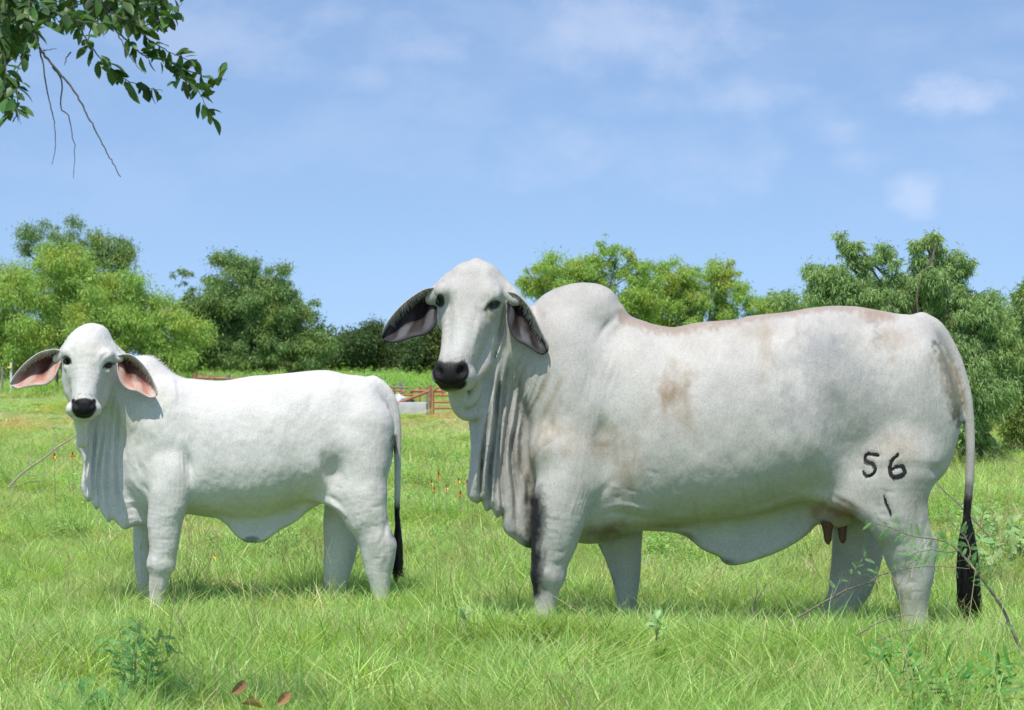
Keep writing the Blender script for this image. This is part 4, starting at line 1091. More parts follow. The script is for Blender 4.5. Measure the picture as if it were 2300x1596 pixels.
    P.blob((188, 945), (22, 8), (0.46, 0.42, 0.30), 0.5)
    P.line([(232, 827), (238, 817), (247, 814), (255, 818)], 2.0, (0.06, 0.05, 0.05), 0.8, 0.3); P.line([(142, 804), (148, 801), (156, 806), (160, 816)], 2.2, (0.06, 0.05, 0.05), 0.8, 0.3)
    P.blob((566, 1212), (16, 8), (0.20, 0.21, 0.22), 0.9, rough=0.6, hard=1.4); P.line([(545, 1214), (575, 1221), (600, 1214)], 3, (0.2, 0.2, 0.2), 0.6)
    P.blob((345, 1310), (12, 30), (0.42, 0.36, 0.28), 0.7); P.line([(335, 1190), (337, 1250), (340, 1300)], 4, (0.50, 0.46, 0.38), 0.5)
    P.line([(885, 985), (886, 1010)], 6, (0.12, 0.10, 0.08), 0.8, 0.8); P.line([(892, 1135), (892, 1200)], 12, (0.012, 0.012, 0.012), 1.0, 0.5); P.line([(893, 1040), (893, 1130)], 8, (0.60, 0.60, 0.60), 0.6)
    P.blob((735, 1160), (22, 20), (0.45, 0.36, 0.27), 0.5)
    P.blob((151, 812), (8, 8), (0.03, 0.028, 0.025), 1.0, rough=0.2, hard=2.2); P.blob((243, 822), (8.5, 5.5), (0.03, 0.028, 0.025), 1.0, rot=-0.3, rough=0.2, hard=2.2)
    for i in range(36):
        P.blob((rng.uniform(164, 214), rng.uniform(884, 898)), (0.8, 0.8), (0.10, 0.09, 0.08), 0.8, rough=0.0, hard=2)
    build_body(F, calf, P, (106, 716, -124), (914, 1455, 206), 2.7, M['coat'])
    ball("eye", F, (149, 812, 119), (7, 7.5, 9), calf, M['eye']); ball("eye", F, (244, 822, 119), (8, 7, 10), calf, M['eye'])
    tn = EarTone('calf')
    _, FrL, _ = ear_mesh(F, [(142, 790), (124, 785), (104, 788), (84, 795), (62, 811), (44, 829), (30, 847), (23, 862)],
        [(138, 812), (131, 830), (121, 852), (104, 865), (80, 867), (58, 871), (40, 874), (26, 867)], 88, 106, 33, "ear", calf, tn, th=5)
    _, FrR, _ = ear_mesh(F, [(262, 800), (278, 796), (296, 798), (314, 811), (330, 830), (342, 850), (352, 874), (353, 888)],
        [(262, 818), (264, 840), (272, 862), (288, 876), (306, 880), (322, 888), (336, 894), (347, 893)], 106, 118, 33, "ear", calf, tn, th=5, wob=1)
    for Fr in (FrL, FrR):
        seeds = []
        for i in range(3, 32):
            for k in range(8):
                p = Fr[i, rng.integers(0, 4)] + rng.normal(0, 0.8, 3)
                d = (Fr[i, 12] - Fr[i, 0]); d = d / np.linalg.norm(d) + np.array([0, 0.2, 0.45])
                seeds.append((p, d))
        tufts(F, seeds, 6.5, 0.4, calf, "ear_hair", M['white_hair'])
    seeds = []
    for x, y in catmull([(306, 803), (324, 799), (346, 803), (366, 819), (388, 840), (420, 851), (470, 855)], 14):
        for k in range(6): seeds.append((F.q(x + rng.normal(0, 1.5), y + 2, rng.normal(0, 5)), (0.75, -0.7, rng.normal(0, .3))))
    tufts(F, seeds, 6.5, 0.35, calf, "mane_hair", M['white_hair'])
    for (u, w) in ((342, 78), (314, -74), (845, 72), (740, -70)): hoof(F, (u + 4, 1430), w, calf, scale=0.72)
    R = []
    for i in range(260):
        a = rng.uniform(0, 2 * math.pi); q = math.sqrt(rng.random()); v0 = rng.uniform(1140, 1230)
        end = rng.uniform(1270, 1312); wd = 10.5; cu = rng.random()
        pts = [np.array([893 + math.cos(a) * 3 * q, v0, math.sin(a) * 3 * q]), np.array([893 + math.cos(a) * wd * 0.8, v0 * 0.6 + end * 0.4, math.sin(a) * wd * 0.8]),
               np.array([892 + math.cos(a) * wd, v0 * 0.3 + end * 0.7, math.sin(a) * wd]) + rng.normal(0, 1.2, 3)]
        pts.append(np.array([(888 if cu < 0.6 else 903) + rng.normal(0, 3), end if cu < 0.6 else end - 12, math.sin(a) * wd * q]))
        R.append((catmull(pts, 4), 0.8, 0.3))
    strands("tail_switch", R, F, calf, M['black_hair'])
    return F
cowF = build_cow()
calfF = build_calf()

# ------------------------------------------------------------------ land
def smooth_np(x): return smooth01(x)
def ground_z(x, y):
    x = np.asarray(x, dtype=float); y = np.asarray(y, dtype=float)
    z = np.interp(y, [-50, 6.0, 7.15, 7.6, 18, 28, 50, 75, 100, 130, 200, 900], [0.17, 0.17, 0.16, 0.08, 0.08, 0.0, -0.32, -0.58, 0.10, 0.60, 0.9, 1.0])
    z = z + 0.10 * np.exp(-((x - 0.12) / 0.42) ** 2 - ((y - 7.3) / 0.20) ** 2)
    z = z + 0.015 * np.sin(x * 1.3 + y * 0.7) * np.cos(y * 1.1 - x * 0.4) * np.clip((y - 5) / 4, 0, 1)
    return z
def foliage_mat(name, base, vary=0.35, transl=0.35, rough=0.6, patch=None, attr=None, spec=0.25, hue=0.02, wax=0.0):
    m, nt, b = new_mat(name); N = nt.nodes; L = nt.links
    b.inputs['Roughness'].default_value = rough; b.inputs['Specular IOR Level'].default_value = spec
    col = None
    if attr:
        at = N.new("ShaderNodeAttribute"); at.attribute_name = attr; col = at.outputs['Color']
    else:
        rgb = N.new("ShaderNodeRGB"); rgb.outputs[0].default_value = (*base, 1); col = rgb.outputs[0]
    geo = N.new("ShaderNodeNewGeometry")
    hsv = N.new("ShaderNodeHueSaturation")
    oi = N.new("ShaderNodeObjectInfo")
    rnd = N.new("ShaderNodeMath"); rnd.operation = 'ADD'
    L.new(geo.outputs['Random Per Island'], rnd.inputs[0]); L.new(oi.outputs['Random'], rnd.inputs[1])
    fr = N.new("ShaderNodeMath"); fr.operation = 'FRACT'; L.new(rnd.outputs[0], fr.inputs[0])
    v = N.new("ShaderNodeMapRange"); v.inputs[3].default_value = 1 - vary; v.inputs[4].default_value = 1 + vary
    L.new(fr.outputs[0], v.inputs[0])
    f2 = N.new("ShaderNodeMath"); f2.operation = 'MULTIPLY'; f2.inputs[1].default_value = 7.31; L.new(fr.outputs[0], f2.inputs[0])
    f3 = N.new("ShaderNodeMath"); f3.operation = 'FRACT'; L.new(f2.outputs[0], f3.inputs[0])
    h = N.new("ShaderNodeMapRange"); h.inputs[3].default_value = 0.5 - hue; h.inputs[4].default_value = 0.5 + hue
    L.new(f3.outputs[0], h.inputs[0]); L.new(h.outputs[0], hsv.inputs['Hue'])
    L.new(v.outputs[0], hsv.inputs['Value'])
    L.new(col, hsv.inputs['Color']); out = hsv.outputs[0]
    if patch:
        (pc, sc, lo, hi) = patch
        n = N.new("ShaderNodeTexNoise"); n.inputs['Scale'].default_value = sc; n.inputs['Detail'].default_value = 3
        L.new(geo.outputs['Position'], n.inputs['Vector'])
        mr = N.new("ShaderNodeMapRange"); mr.inputs[1].default_value = lo; mr.inputs[2].default_value = hi
        L.new(n.outputs[0], mr.inputs[0])
        mx = N.new("ShaderNodeMixRGB"); mx.blend_type = 'MULTIPLY'; mx.inputs[2].default_value = (*pc, 1)
        L.new(mr.outputs[0], mx.inputs[0]); L.new(out, mx.inputs[1]); out = mx.outputs[0]
    L.new(out, b.inputs['Base Color'])
    tr = N.new("ShaderNodeBsdfTranslucent")
    g2 = N.new("ShaderNodeMixRGB"); g2.blend_type = 'MULTIPLY'; g2.inputs[0].default_value = 1; g2.inputs[2].default_value = (1.25, 1.3, 0.5, 1)
    L.new(out, g2.inputs[1]); L.new(g2.outputs[0], tr.inputs['Color'])
    ms = N.new("ShaderNodeMixShader"); ms.inputs[0].default_value = transl
    o = N["Material Output"]; L.new(b.outputs[0], ms.inputs[1]); L.new(tr.outputs[0], ms.inputs[2]); L.new(ms.outputs[0], o.inputs['Surface'])
    return m

def ground_mat():
    m, nt, b = new_mat("pasture_soil"); N = nt.nodes; L = nt.links
    geo = N.new("ShaderNodeNewGeometry")
    n = N.new("ShaderNodeTexNoise"); n.inputs['Scale'].default_value = 0.35; n.inputs['Detail'].default_value = 9; n.inputs['Roughness'].default_value = 0.7
    L.new(geo.outputs['Position'], n.inputs['Vector'])
    r = N.new("ShaderNodeValToRGB")
    e = r.color_ramp.elements; e[0].position = 0.35; e[0].color = (0.13, 0.24, 0.05, 1); e[1].position = 0.7; e[1].color = (0.30, 0.40, 0.12, 1)
    L.new(n.outputs[0], r.inputs[0])
    n2 = N.new("ShaderNodeTexNoise"); n2.inputs['Scale'].default_value = 9; n2.inputs['Detail'].default_value = 6
    L.new(geo.outputs['Position'], n2.inputs['Vector'])
    mr = N.new("ShaderNodeMapRange"); mr.inputs[1].default_value = 0.45; mr.inputs[2].default_value = 0.7
    L.new(n2.outputs[0], mr.inputs[0])
    mx = N.new("ShaderNodeMixRGB"); mx.inputs[2].default_value = (0.26, 0.24, 0.13, 1)
    L.new(mr.outputs[0], mx.inputs[0]); L.new(r.outputs[0], mx.inputs[1]); L.new(mx.outputs[0], b.inputs['Base Color'])
    b.inputs['Roughness'].default_value = 0.95; b.inputs['Specular IOR Level'].default_value = 0.1
    bp = N.new("ShaderNodeBump"); bp.inputs['Distance'].default_value = 0.05; L.new(n2.outputs[0], bp.inputs['Height']); L.new(bp.outputs[0], b.inputs['Normal'])
    return m
def build_ground():
    ys = np.concatenate([np.linspace(-60, 5, 20), np.linspace(5.2, 14, 60), np.linspace(14.5, 60, 70), np.linspace(62, 220, 60), np.linspace(240, 1400, 16)])
    xs = np.concatenate([np.linspace(-900, -90, 12), np.linspace(-80, -12, 24), np.linspace(-11, 11, 70), np.linspace(12, 80, 24), np.linspace(90, 900, 12)])
    X, Y = np.meshgrid(xs, ys, indexing='ij'); Z = ground_z(X, Y)
    V = np.stack([X, Y, Z], -1).reshape(-1, 3)
    idx = np.arange(X.size).reshape(X.shape)
    q = np.stack([idx[:-1, :-1], idx[1:, :-1], idx[1:, 1:], idx[:-1, 1:]], -1).reshape(-1, 4)
    tag(link_mesh("ground", np_mesh("ground", V, quads=q), ground_mat()), kind='structure')
build_ground()

# ------------------------------------------------------------------ scatter helper (ground cover only)
def scatter(name, P, rot, scl, idx, sources, label, cat):
    col = bpy.data.collections.new(name + "_sources")
    for i, me in enumerate(sources):
        o = bpy.data.objects.new("%s_piece_%02d" % (name, i), me); col.objects.link(o)
    me = bpy.data.meshes.new(name)
    me.vertices.add(len(P)); me.vertices.foreach_set("co", np.asarray(P, dtype=np.float32).ravel())
    a = me.attributes.new("turn", 'FLOAT_VECTOR', 'POINT'); a.data.foreach_set("vector", np.asarray(rot, dtype=np.float32).ravel())
    a = me.attributes.new("grow", 'FLOAT_VECTOR', 'POINT'); a.data.foreach_set("vector", np.asarray(scl, dtype=np.float32).ravel())
    a = me.attributes.new("pick", 'INT', 'POINT'); a.data.foreach_set("value", np.asarray(idx, dtype=np.int32).ravel())
    ng = bpy.data.node_groups.new(name + "_nodes", 'GeometryNodeTree')
    ng.interface.new_socket("Geometry", in_out='INPUT', socket_type='NodeSocketGeometry')
    ng.interface.new_socket("Geometry", in_out='OUTPUT', socket_type='NodeSocketGeometry')
    N = ng.nodes; L = ng.links
    gi = N.new('NodeGroupInput'); go = N.new('NodeGroupOutput')
    ip = N.new('GeometryNodeInstanceOnPoints'); ci = N.new('GeometryNodeCollectionInfo')
    ci.inputs['Collection'].default_value = col; ci.inputs['Separate Children'].default_value = True; ci.inputs['Reset Children'].default_value = True
    def attr(nm, ty):
        n = N.new('GeometryNodeInputNamedAttribute'); n.data_type = ty; n.inputs['Name'].default_value = nm; return n.outputs[0]
    L.new(gi.outputs[0], ip.inputs['Points']); L.new(ci.outputs[0], ip.inputs['Instance'])
    ip.inputs['Pick Instance'].default_value = True
    L.new(attr("pick", 'INT'), ip.inputs['Instance Index'])
    e2r = N.new('FunctionNodeEulerToRotation'); L.new(attr("turn", 'FLOAT_VECTOR'), e2r.inputs[0]); L.new(e2r.outputs[0], ip.inputs['Rotation'])
    L.new(attr("grow", 'FLOAT_VECTOR'), ip.inputs['Scale'])
    L.new(ip.outputs[0], go.inputs[0])
    o = bpy.data.objects.new(name, me); COL.objects.link(o)
    md = o.modifiers.new("scatter", 'NODES'); md.node_group = ng
    tag(o, label, cat, kind='stuff')
    return o

def blades(n, h, spread, width, lean, tones, rs, seg=4, bend=0.5, fold=False):
    """a tuft of bent grass blades"""
    VV = []; QQ = []; CC = []; off = 0
    for i in range(n):
        a = rs.uniform(0, 2 * math.pi); r = spread * math.sqrt(rs.random())
        b = np.array([math.cos(a) * r, math.sin(a) * r, -0.015])
        d = rs.uniform(0, 2 * math.pi); ln = abs(rs.normal(0, lean)) + 0.08
        L_ = h * rs.uniform(0.55, 1.15); bd = bend * rs.uniform(0.4, 1.5)
        t = np.linspace(0, 1, seg + 1)
        hor = L_ * (ln * t + bd * t * t * 0.6); ver = L_ * (t - 0.35 * bd * t * t) 
        ver = ver * math.cos(min(ln, 1.2))
        cen = b + np.stack([np.cos(d) * hor, np.sin(d) * hor, ver], -1)
        wv = rs.uniform(0, math.pi); wd = np.array([math.cos(wv), math.sin(wv), 0]) * width * rs.uniform(0.6, 1.3)
        w = (1 - t ** 1.8)[:, None] * 0.5 + 0.04
        V = np.concatenate([cen - wd * w, cen + wd * w]); m = seg + 1
        q = [[off + j, off + j + m, off + j + 1 + m, off + j + 1] for j in range(seg)]
        c = np.array(tones[rs.integers(len(tones))]) * rs.uniform(0.8, 1.2)
        base = c * np.array([1.1, 0.85, 0.9])
        cc = base[None] * (1 - t[:, None] ** 0.6) + c[None] * t[:, None] ** 0.6
        VV.append(V); QQ += q; CC.append(cc); CC.append(cc); off += 2 * m
    return np.concatenate(VV), np.array(QQ), np.concatenate(CC)

GRASS = foliage_mat("grass_blade", (0.1, 0.2, 0.04), vary=0.22, transl=0.42, rough=0.45, attr="tone", spec=0.35, hue=0.012,
                    patch=((0.88, 0.88, 0.80), 0.9, 0.45, 0.62))
G1 = (0.40, 0.64, 0.185); G2 = (0.52, 0.74, 0.26); G3 = (0.25, 0.45, 0.12); Y1 = (0.60, 0.70, 0.30); DR = (0.74, 0.66, 0.44); DR2 = (0.56, 0.48, 0.30)

def seed_head(h, rs):
    """thin tan stem carrying three or four spreading fingers"""
    VV = []; QQ = []; off = 0
    d = rs.uniform(0, 6.28); ln = rs.uniform(0.05, 0.35)
    top = np.array([math.cos(d) * h * ln, math.sin(d) * h * ln, h])
    segs = [(np.zeros(3), top * 0.5 + np.array([0, 0, 0.02]), 0.0009), (top * 0.5 + np.array([0, 0, 0.02]), top, 0.0008)]
    for k in range(rs.integers(3, 5)):
        a = rs.uniform(0, 6.28); f = np.array([math.cos(a), math.sin(a), rs.uniform(0.2, 1.3)]); f = f / np.linalg.norm(f) * rs.uniform(0.025, 0.05)
        segs.append((top, top + f, 0.0008))
    for a, b, w in segs:
        for wv in (np.array([w, 0, 0]), np.array([0, w, 0])):
            VV.append(np.array([a - wv, a + wv, b + wv * 0.6, b - wv * 0.6])); QQ.append([off, off + 1, off + 2, off + 3]); off += 4
    V = np.concatenate(VV)
    return V, np.array(QQ), np.tile(np.array([(0.50, 0.46, 0.27)]), (len(V), 1))

def merge(parts):
    V = []; Q = []; C = []; off = 0
    for v, q, c in parts:
        V.append(v); Q.append(q + off); C.append(c); off += len(v)
    return np.concatenate(V), np.concatenate(Q), np.concatenate(C)

def herb(h, rs, leaf=0.03, n=16, tones=((0.32, 0.57, 0.17), (0.40, 0.64, 0.21))):
    """leafy broad leaved weed"""
    VV = []; QQ = []; CC = []; off = 0
    for s_ in range(rs.integers(2, 5)):
        d = rs.uniform(0, 6.28); ln = rs.uniform(0.1, 0.6); top = np.array([math.cos(d) * ln * h, math.sin(d) * ln * h, h * rs.uniform(0.6, 1)])
        w = 0.002
        VV.append(np.array([[-w, 0, 0], [w, 0, 0], top + [w * .5, 0, 0], top - [w * .5, 0, 0]])); QQ.append([off, off + 1, off + 2, off + 3]); off += 4
        CC.append(np.tile(np.array([(0.22, 0.32, 0.10)]), (4, 1)))
        for k in range(n // 2):
            t = rs.uniform(0.25, 1); p = top * t; a = rs.uniform(0, 6.28); up = rs.uniform(-0.1, 0.7)
            f = np.array([math.cos(a), math.sin(a), up]); f /= np.linalg.norm(f); sd = np.array([-math.sin(a), math.cos(a), rs.uniform(-.3, .3)])
            L_ = leaf * rs.uniform(0.6, 1.3); W_ = L_ * 0.2
            VV.append(np.array([p, p + f * L_ * .5 + sd * W_, p + f * L_ - np.array([0, 0, L_ * .15]), p + f * L_ * .5 - sd * W_])); QQ.append([off, off + 1, off + 2, off + 3]); off += 4
            CC.append(np.tile(np.array([tones[rs.integers(len(tones))]]) * rs.uniform(0.85, 1.2), (4, 1)))
    return np.concatenate(VV), np.array(QQ), np.concatenate(CC)

def build_grass():
    rs = np.random.default_rng(5)
    src = []
    def add(fn, n=24):
        parts = []
        for _ in range(n):                           # a clump some 40 cm across made of many small tufts
            a = rs.uniform(0, 6.28); r = 0.24 * math.sqrt(rs.random()); sc = rs.uniform(0.7, 1.2)
            for v, q, c in fn():
                parts.append((v * sc + np.array([math.cos(a) * r, math.sin(a) * r, 0]), q, c * rs.uniform(0.85, 1.12)))
        V, Q, C = merge(parts); me = np_mesh("tuft", V, quads=Q, colors=C); me.materials.append(GRASS); src.append(me)
    # 0-5 lush green, 6-8 with straw, 9-11 with seed heads, 12-14 leafy herb mixes, 15-16 dry
    for i in range(6): add(lambda: [blades(50, 0.165, 0.06, 0.0040, 0.72, [G1, G2, G1, G3, G3, Y1], rs, bend=0.8), blades(7, 0.13, 0.06, 0.0030, 1.2, [DR, DR2, DR], rs, bend=0.5)])
    for i in range(3): add(lambda: [blades(34, 0.14, 0.06, 0.0040, 0.8, [G1, G2, Y1, Y1], rs), blades(7, 0.15, 0.06, 0.0036, 0.8, [DR, DR2, DR], rs, bend=0.8)])
    for i in range(3): add(lambda: [blades(32, 0.13, 0.06, 0.0040, 0.8, [G1, G2, Y1], rs)] + [seed_head(rs.uniform(0.17, 0.25), rs) for _ in range(1)])
    for i in range(3): add(lambda: [blades(14, 0.13, 0.07, 0.005, 0.5, [G2, Y1], rs), herb(0.16, rs, leaf=0.022, n=26)])
    for i in range(2): add(lambda: [blades(20, 0.15, 0.06, 0.005, 0.6, [DR, Y1, DR2, DR], rs)] + [seed_head(0.2, rs)])
    P = []; R = []; Sx = []; I = []
    def zone(y0, y1, dens, sc, zs, side=0.40, mix=None):
        w0 = side * y1
        n = int(dens * (y1 - y0) * w0 * 2)
        y = rs.uniform(y0, y1, n); x = rs.uniform(-w0, w0, n); k = np.abs(x) < side * y + 0.4; x = x[k]; y = y[k]; n = len(x)
        # clear the hoof spots
        z = ground_z(x, y)
        pn = vnoise2((x + 40) * 0.9, y * 0.9, 4, 3); pn2 = vnoise2((x + 60) * 0.25, y * 0.22, 9, 3)
        u = rs.random(n)
        lush = rs.integers(0, 6, n); straw = rs.integers(6, 9, n); seed = rs.integers(9, 12, n); hb = rs.integers(12, 15, n); dry = rs.integers(15, 17, n)
        near = y < 8.0
        ps = np.where(near, 0.05, 0.11) + (pn - 0.5) * 0.3; pst = 0.13 + (pn2 - 0.5) * 0.45
        ph = np.clip(np.interp(y, [8.5, 9.5, 12, 30, 60, 140], [0.0, 0.05, 0.16, 0.22, 0.2, 0.3]) + (pn2 - 0.5) * 0.8 * (y > 8.8), 0, 0.9)
        pd = np.interp(y, [7, 9, 12, 38, 52, 70, 82, 100, 140], [0.0, 0.03, 0.06, 0.06, 0.62, 0.60, 0.10, 0.05, 0.05]) + np.clip(pn2 - 0.66, 0, 1) * 0.8 * (y > 9)
        idx = np.where(u < pd, dry, np.where(u < pd + ph, hb, np.where(u < pd + ph + ps, seed, np.where(u < pd + ph + ps + pst, straw, lush))))
        s = sc * rs.uniform(0.75, 1.25, n); hz = zs * rs.uniform(0.75, 1.25, n) * (0.62 + 0.75 * pn)
        P.append(np.stack([x, y, z], -1)); R.append(np.stack([rs.normal(0, .12, n), rs.normal(0, .12, n), rs.uniform(0, 6.28, n)], -1))
        Sx.append(np.stack([s, s, hz], -1)); I.append(idx)
    zone(4.9, 8.0, 30, 1.0, 1.18)
    zone(8.0, 11.5, 21, 1.05, 1.12)
    zone(11.5, 17, 8.5, 1.25, 1.2)
    zone(17, 30, 3.2, 1.7, 1.35)
    zone(30, 60, 1.3, 2.8, 0.9)
    zone(60, 92, 0.42, 4.5, 0.7)
    zone(92, 145, 0.28, 5.0, 2.2)
    # taller rank weeds toward the tree line
    n = 420; y = rs.uniform(94, 140, n); x = rs.uniform(-1, 1, n) * 0.42 * y
    P.append(np.stack([x, y, ground_z(x, y)], -1)); R.append(np.stack([rs.normal(0, .1, n), rs.normal(0, .1, n), rs.uniform(0, 6.28, n)], -1))
    s = rs.uniform(4, 8, n); Sx.append(np.stack([s, s, rs.uniform(3, 6.0, n)], -1)); I.append(np.where(rs.random(n) < 0.6, rs.integers(12, 15, n), rs.integers(0, 9, n)))
    scatter("grass", np.concatenate(P), np.concatenate(R), np.concatenate(Sx), np.concatenate(I), src,
            "uncut green pasture grass with straw and leafy weeds covering the whole field", "grass")
build_grass()

# ------------------------------------------------------------------ trees
BARK = simple_mat("grey_bark", (0.16, 0.135, 0.11), rough=0.9, noise=0.4, nscale=14, bump=0.5)
BARKD = simple_mat("dark_bark", (0.07, 0.055, 0.045), rough=0.9, noise=0.4, nscale=14, bump=0.5)
F_LIGHT = foliage_mat("light_green_leaves", (0.34, 0.50, 0.13), vary=0.35, transl=0.35, hue=0.02, patch=((1.20, 0.95, 0.75), 0.55, 0.5, 0.65))
F_DARK = foliage_mat("dark_green_leaves", (0.20, 0.315, 0.11), vary=0.40, transl=0.28, hue=0.025, patch=((1.35, 1.10, 0.8), 0.5, 0.52, 0.7))
F_HEDGE = foliage_mat("deep_green_leaves", (0.085, 0.145, 0.05), vary=0.45, transl=0.22, hue=0.03, patch=((1.7, 1.2, 0.9), 0.5, 0.52, 0.7))
F_MESQ = foliage_mat("mesquite_leaves", (0.27, 0.40, 0.155), vary=0.35, transl=0.32, hue=0.02, patch=((1.3, 1.12, 0.8), 1.6, 0.5, 0.68))

def tube_mesh(polys, sides=5):
    VV = []; QQ = []; off = 0
    for A, r0, r1 in polys:
        A = np.asarray(A, float); n = len(A)
        d = np.gradient(A, axis=0); d /= np.linalg.norm(d, axis=1, keepdims=True) + 1e-9
        ref = np.array([0.31, 0.93, 0.2]); a = np.cross(d, ref); a /= np.linalg.norm(a, axis=1, keepdims=True) + 1e-9
        b = np.cross(d, a); rr = np.linspace(r0, r1, n)[:, None]
        rings = [A + (a * math.cos(2 * math.pi * j / sides) + b * math.sin(2 * math.pi * j / sides)) * rr for j in range(sides)]
        V = np.stack(rings, 1).reshape(-1, 3); idx = np.arange(n * sides).reshape(n, sides) + off; nx = np.roll(idx, -1, 1)
        QQ.append(np.stack([idx[:-1], nx[:-1], nx[1:], idx[1:]], -1).reshape(-1, 4)); VV.append(V); off += len(V)
    return np.concatenate(VV), np.concatenate(QQ)

def tree(name, label, group, Y, trunk_u, base_v, lobes, mat, bark, n_leaf, leaf, seed, clumps=60, clump_r=0.32, droop=0.5, trunk_r=0.16, depth=1.0, slim=0.35, limbs=14, quad=False):
    """lobes: (u, v, ru, rv) outline masses as surveyed; each becomes a body of leaf clumps with depth"""
    rs = np.random.default_rng(seed); sc = Y / FPX
    base = place(trunk_u, base_v, Y); gz = float(ground_z(base.x, Y)); base = np.array([base.x, Y, gz])
    root = empty(name, base, label, "tree", group)
    A = np.array([l[2] * l[3] for l in lobes], float); A /= A.sum()
    cl = []
    for i in range(clumps):
        l = lobes[rs.choice(len(lobes), p=A)]
        d = rs.normal(0, 1, 3); d /= np.linalg.norm(d); rr = rs.random() ** 0.42 * 0.90
        c = place(l[0], l[1], Y)
        p = np.array([c.x + d[0] * rr * l[2] * sc, Y + d[1] * rr * min(l[2], l[3] * 1.3) * sc * depth, c.z + d[2] * rr * l[3] * sc])
        r = clump_r * min(l[2], l[3]) * sc * rs.choice([0.45, 0.7, 1.0, 1.3])
        if p[2] - r * 0.6 < gz: p[2] = gz + r * 0.6
        cl.append((p, r))
    # leaves in clumps: shell biased, elongated sprays that hang a little
    w = np.array([r ** 2 for _, r in cl]); w /= w.sum(); cnt = rs.multinomial(n_leaf, w)
    C = np.concatenate([np.repeat(p[None], k, 0) for (p, r), k in zip(cl, cnt)]); Rr = np.concatenate([np.full(k, r) for (p, r), k in zip(cl, cnt)])
    n = len(C); d = rs.normal(0, 1, (n, 3)); d /= np.linalg.norm(d, axis=1, keepdims=True)
    rad = (rs.random(n) ** 0.45 + rs.normal(0, 0.20, n)) * Rr
    P = C + d * rad[:, None] * np.array([1, 1, 0.8])
    far = rs.random(n) < 0.10; P[far] += d[far] * (Rr[far] * rs.uniform(0.2, 0.9, far.sum()))[:, None]
    P[:, 2] = np.maximum(P[:, 2], gz + 0.05)
    f = d * 0.6 + rs.normal(0, 0.6, (n, 3)) + np.array([0, 0, -droop]); f /= np.linalg.norm(f, axis=1, keepdims=True)
    s = np.cross(f, rs.normal(0, 1, (n, 3))); s /= np.linalg.norm(s, axis=1, keepdims=True)
    L_ = leaf * rs.uniform(0.6, 1.4, n)[:, None]; W_ = L_ * slim
    v0 = P; v1 = P + f * L_ * 0.5 + s * W_ * 0.5; v2 = P + f * L_; v3 = P + f * L_ * 0.5 - s * W_ * 0.5
    if quad:
        V = np.stack([v0, v1, v2, v3], 1).reshape(-1, 3); me = np_mesh("crown", V, quads=np.arange(n * 4).reshape(n, 4), smooth=False)
    else:
        V = np.stack([v0 + s * W_ * 0.5, v2, v0 - s * W_ * 0.5], 1).reshape(-1, 3); me = np_mesh("crown", V, tris=np.arange(n * 3).reshape(n, 3), smooth=False)
    link_mesh("crown", me, mat, root)
    # trunk and limbs reaching into the clumps
    top = np.array([c for c, _ in cl]).mean(0)
    fork = base + (top - base) * 0.35; fork[:2] = base[:2] + (top - base)[:2] * 0.2
    polys = [(catmull([base - [0, 0, 0.2], base + (fork - base) * 0.5 + rs.normal(0, 0.05, 3), fork], 4), trunk_r, trunk_r * 0.75)]
    order = rs.permutation(len(cl))[:limbs]
    for k in order:
        p, r = cl[k]; mid = fork + (p - fork) * 0.5 + np.array([rs.normal(0, .1), rs.normal(0, .1), 0.12]) * np.linalg.norm(p - fork)
        polys.append((catmull([fork, mid, p], 5), trunk_r * (0.45 if limbs < 30 else 0.30), trunk_r * 0.06))
        for _ in range(3):
            q = p + rs.normal(0, 1, 3) * r * 0.9
            polys.append((catmull([mid * 0.4 + p * 0.6, (p + q) / 2 + rs.normal(0, .1, 3) * r, q], 4), trunk_r * 0.16, trunk_r * 0.03))
    V, Q = tube_mesh(polys)
    link_mesh("trunk", np_mesh("trunk", V, quads=Q), bark, root)
    return root

TG = "trees along the far side of the pasture"
tree("bushy_tree", "light green bushy tree filling the left edge behind the calf's head", TG, 119, 160, 862,
     [(40, 690, 110, 110), (140, 640, 80, 90), (130, 585, 45, 50), (240, 700, 110, 95), (330, 720, 90, 75), (400, 770, 75, 70), (60, 790, 120, 75), (230, 800, 140, 62), (410, 815, 75, 42), (300, 660, 50, 40)],
     F_LIGHT, BARK, 140000, 0.20, 41, clumps=260, clump_r=0.32, droop=1.0, slim=0.28, trunk_r=0.2)
tree("tall_tree", "tall dark green tree rising behind the light bushy tree on the left", TG, 136, 200, 860,
     [(100, 540, 66, 52), (190, 530, 75, 46), (255, 575, 58, 55), (285, 625, 42, 45), (60, 530, 28, 30), (180, 600, 110, 60), (180, 720, 100, 100)],
     F_DARK, BARKD, 85000, 0.20, 42, clumps=200, clump_r=0.32, droop=1.0, slim=0.28, trunk_r=0.22)
tree("round_tree", "broad dark green rounded tree between the calf and the cow's head", TG, 124, 570, 862,
     [(530, 610, 66, 55), (600, 640, 80, 55), (560, 700, 130, 85), (660, 710, 80, 60), (430, 650, 42, 55), (400, 620, 22, 24), (470, 760, 90, 85), (600, 790, 150, 62), (710, 770, 55, 55), (655, 640, 30, 26)],
     F_DARK, BARK, 140000, 0.20, 43, clumps=330, clump_r=0.28, droop=1.0, slim=0.28, trunk_r=0.25)
tree("hedge_tree", "low very dark tree just right of the rounded tree and left of the cow's ear", TG, 141, 820, 862,
     [(790, 790, 60, 55), (850, 775, 55, 48), (810, 835, 90, 32)], F_HEDGE, BARKD, 42000, 0.21, 44, clumps=50, clump_r=0.42, trunk_r=0.18)
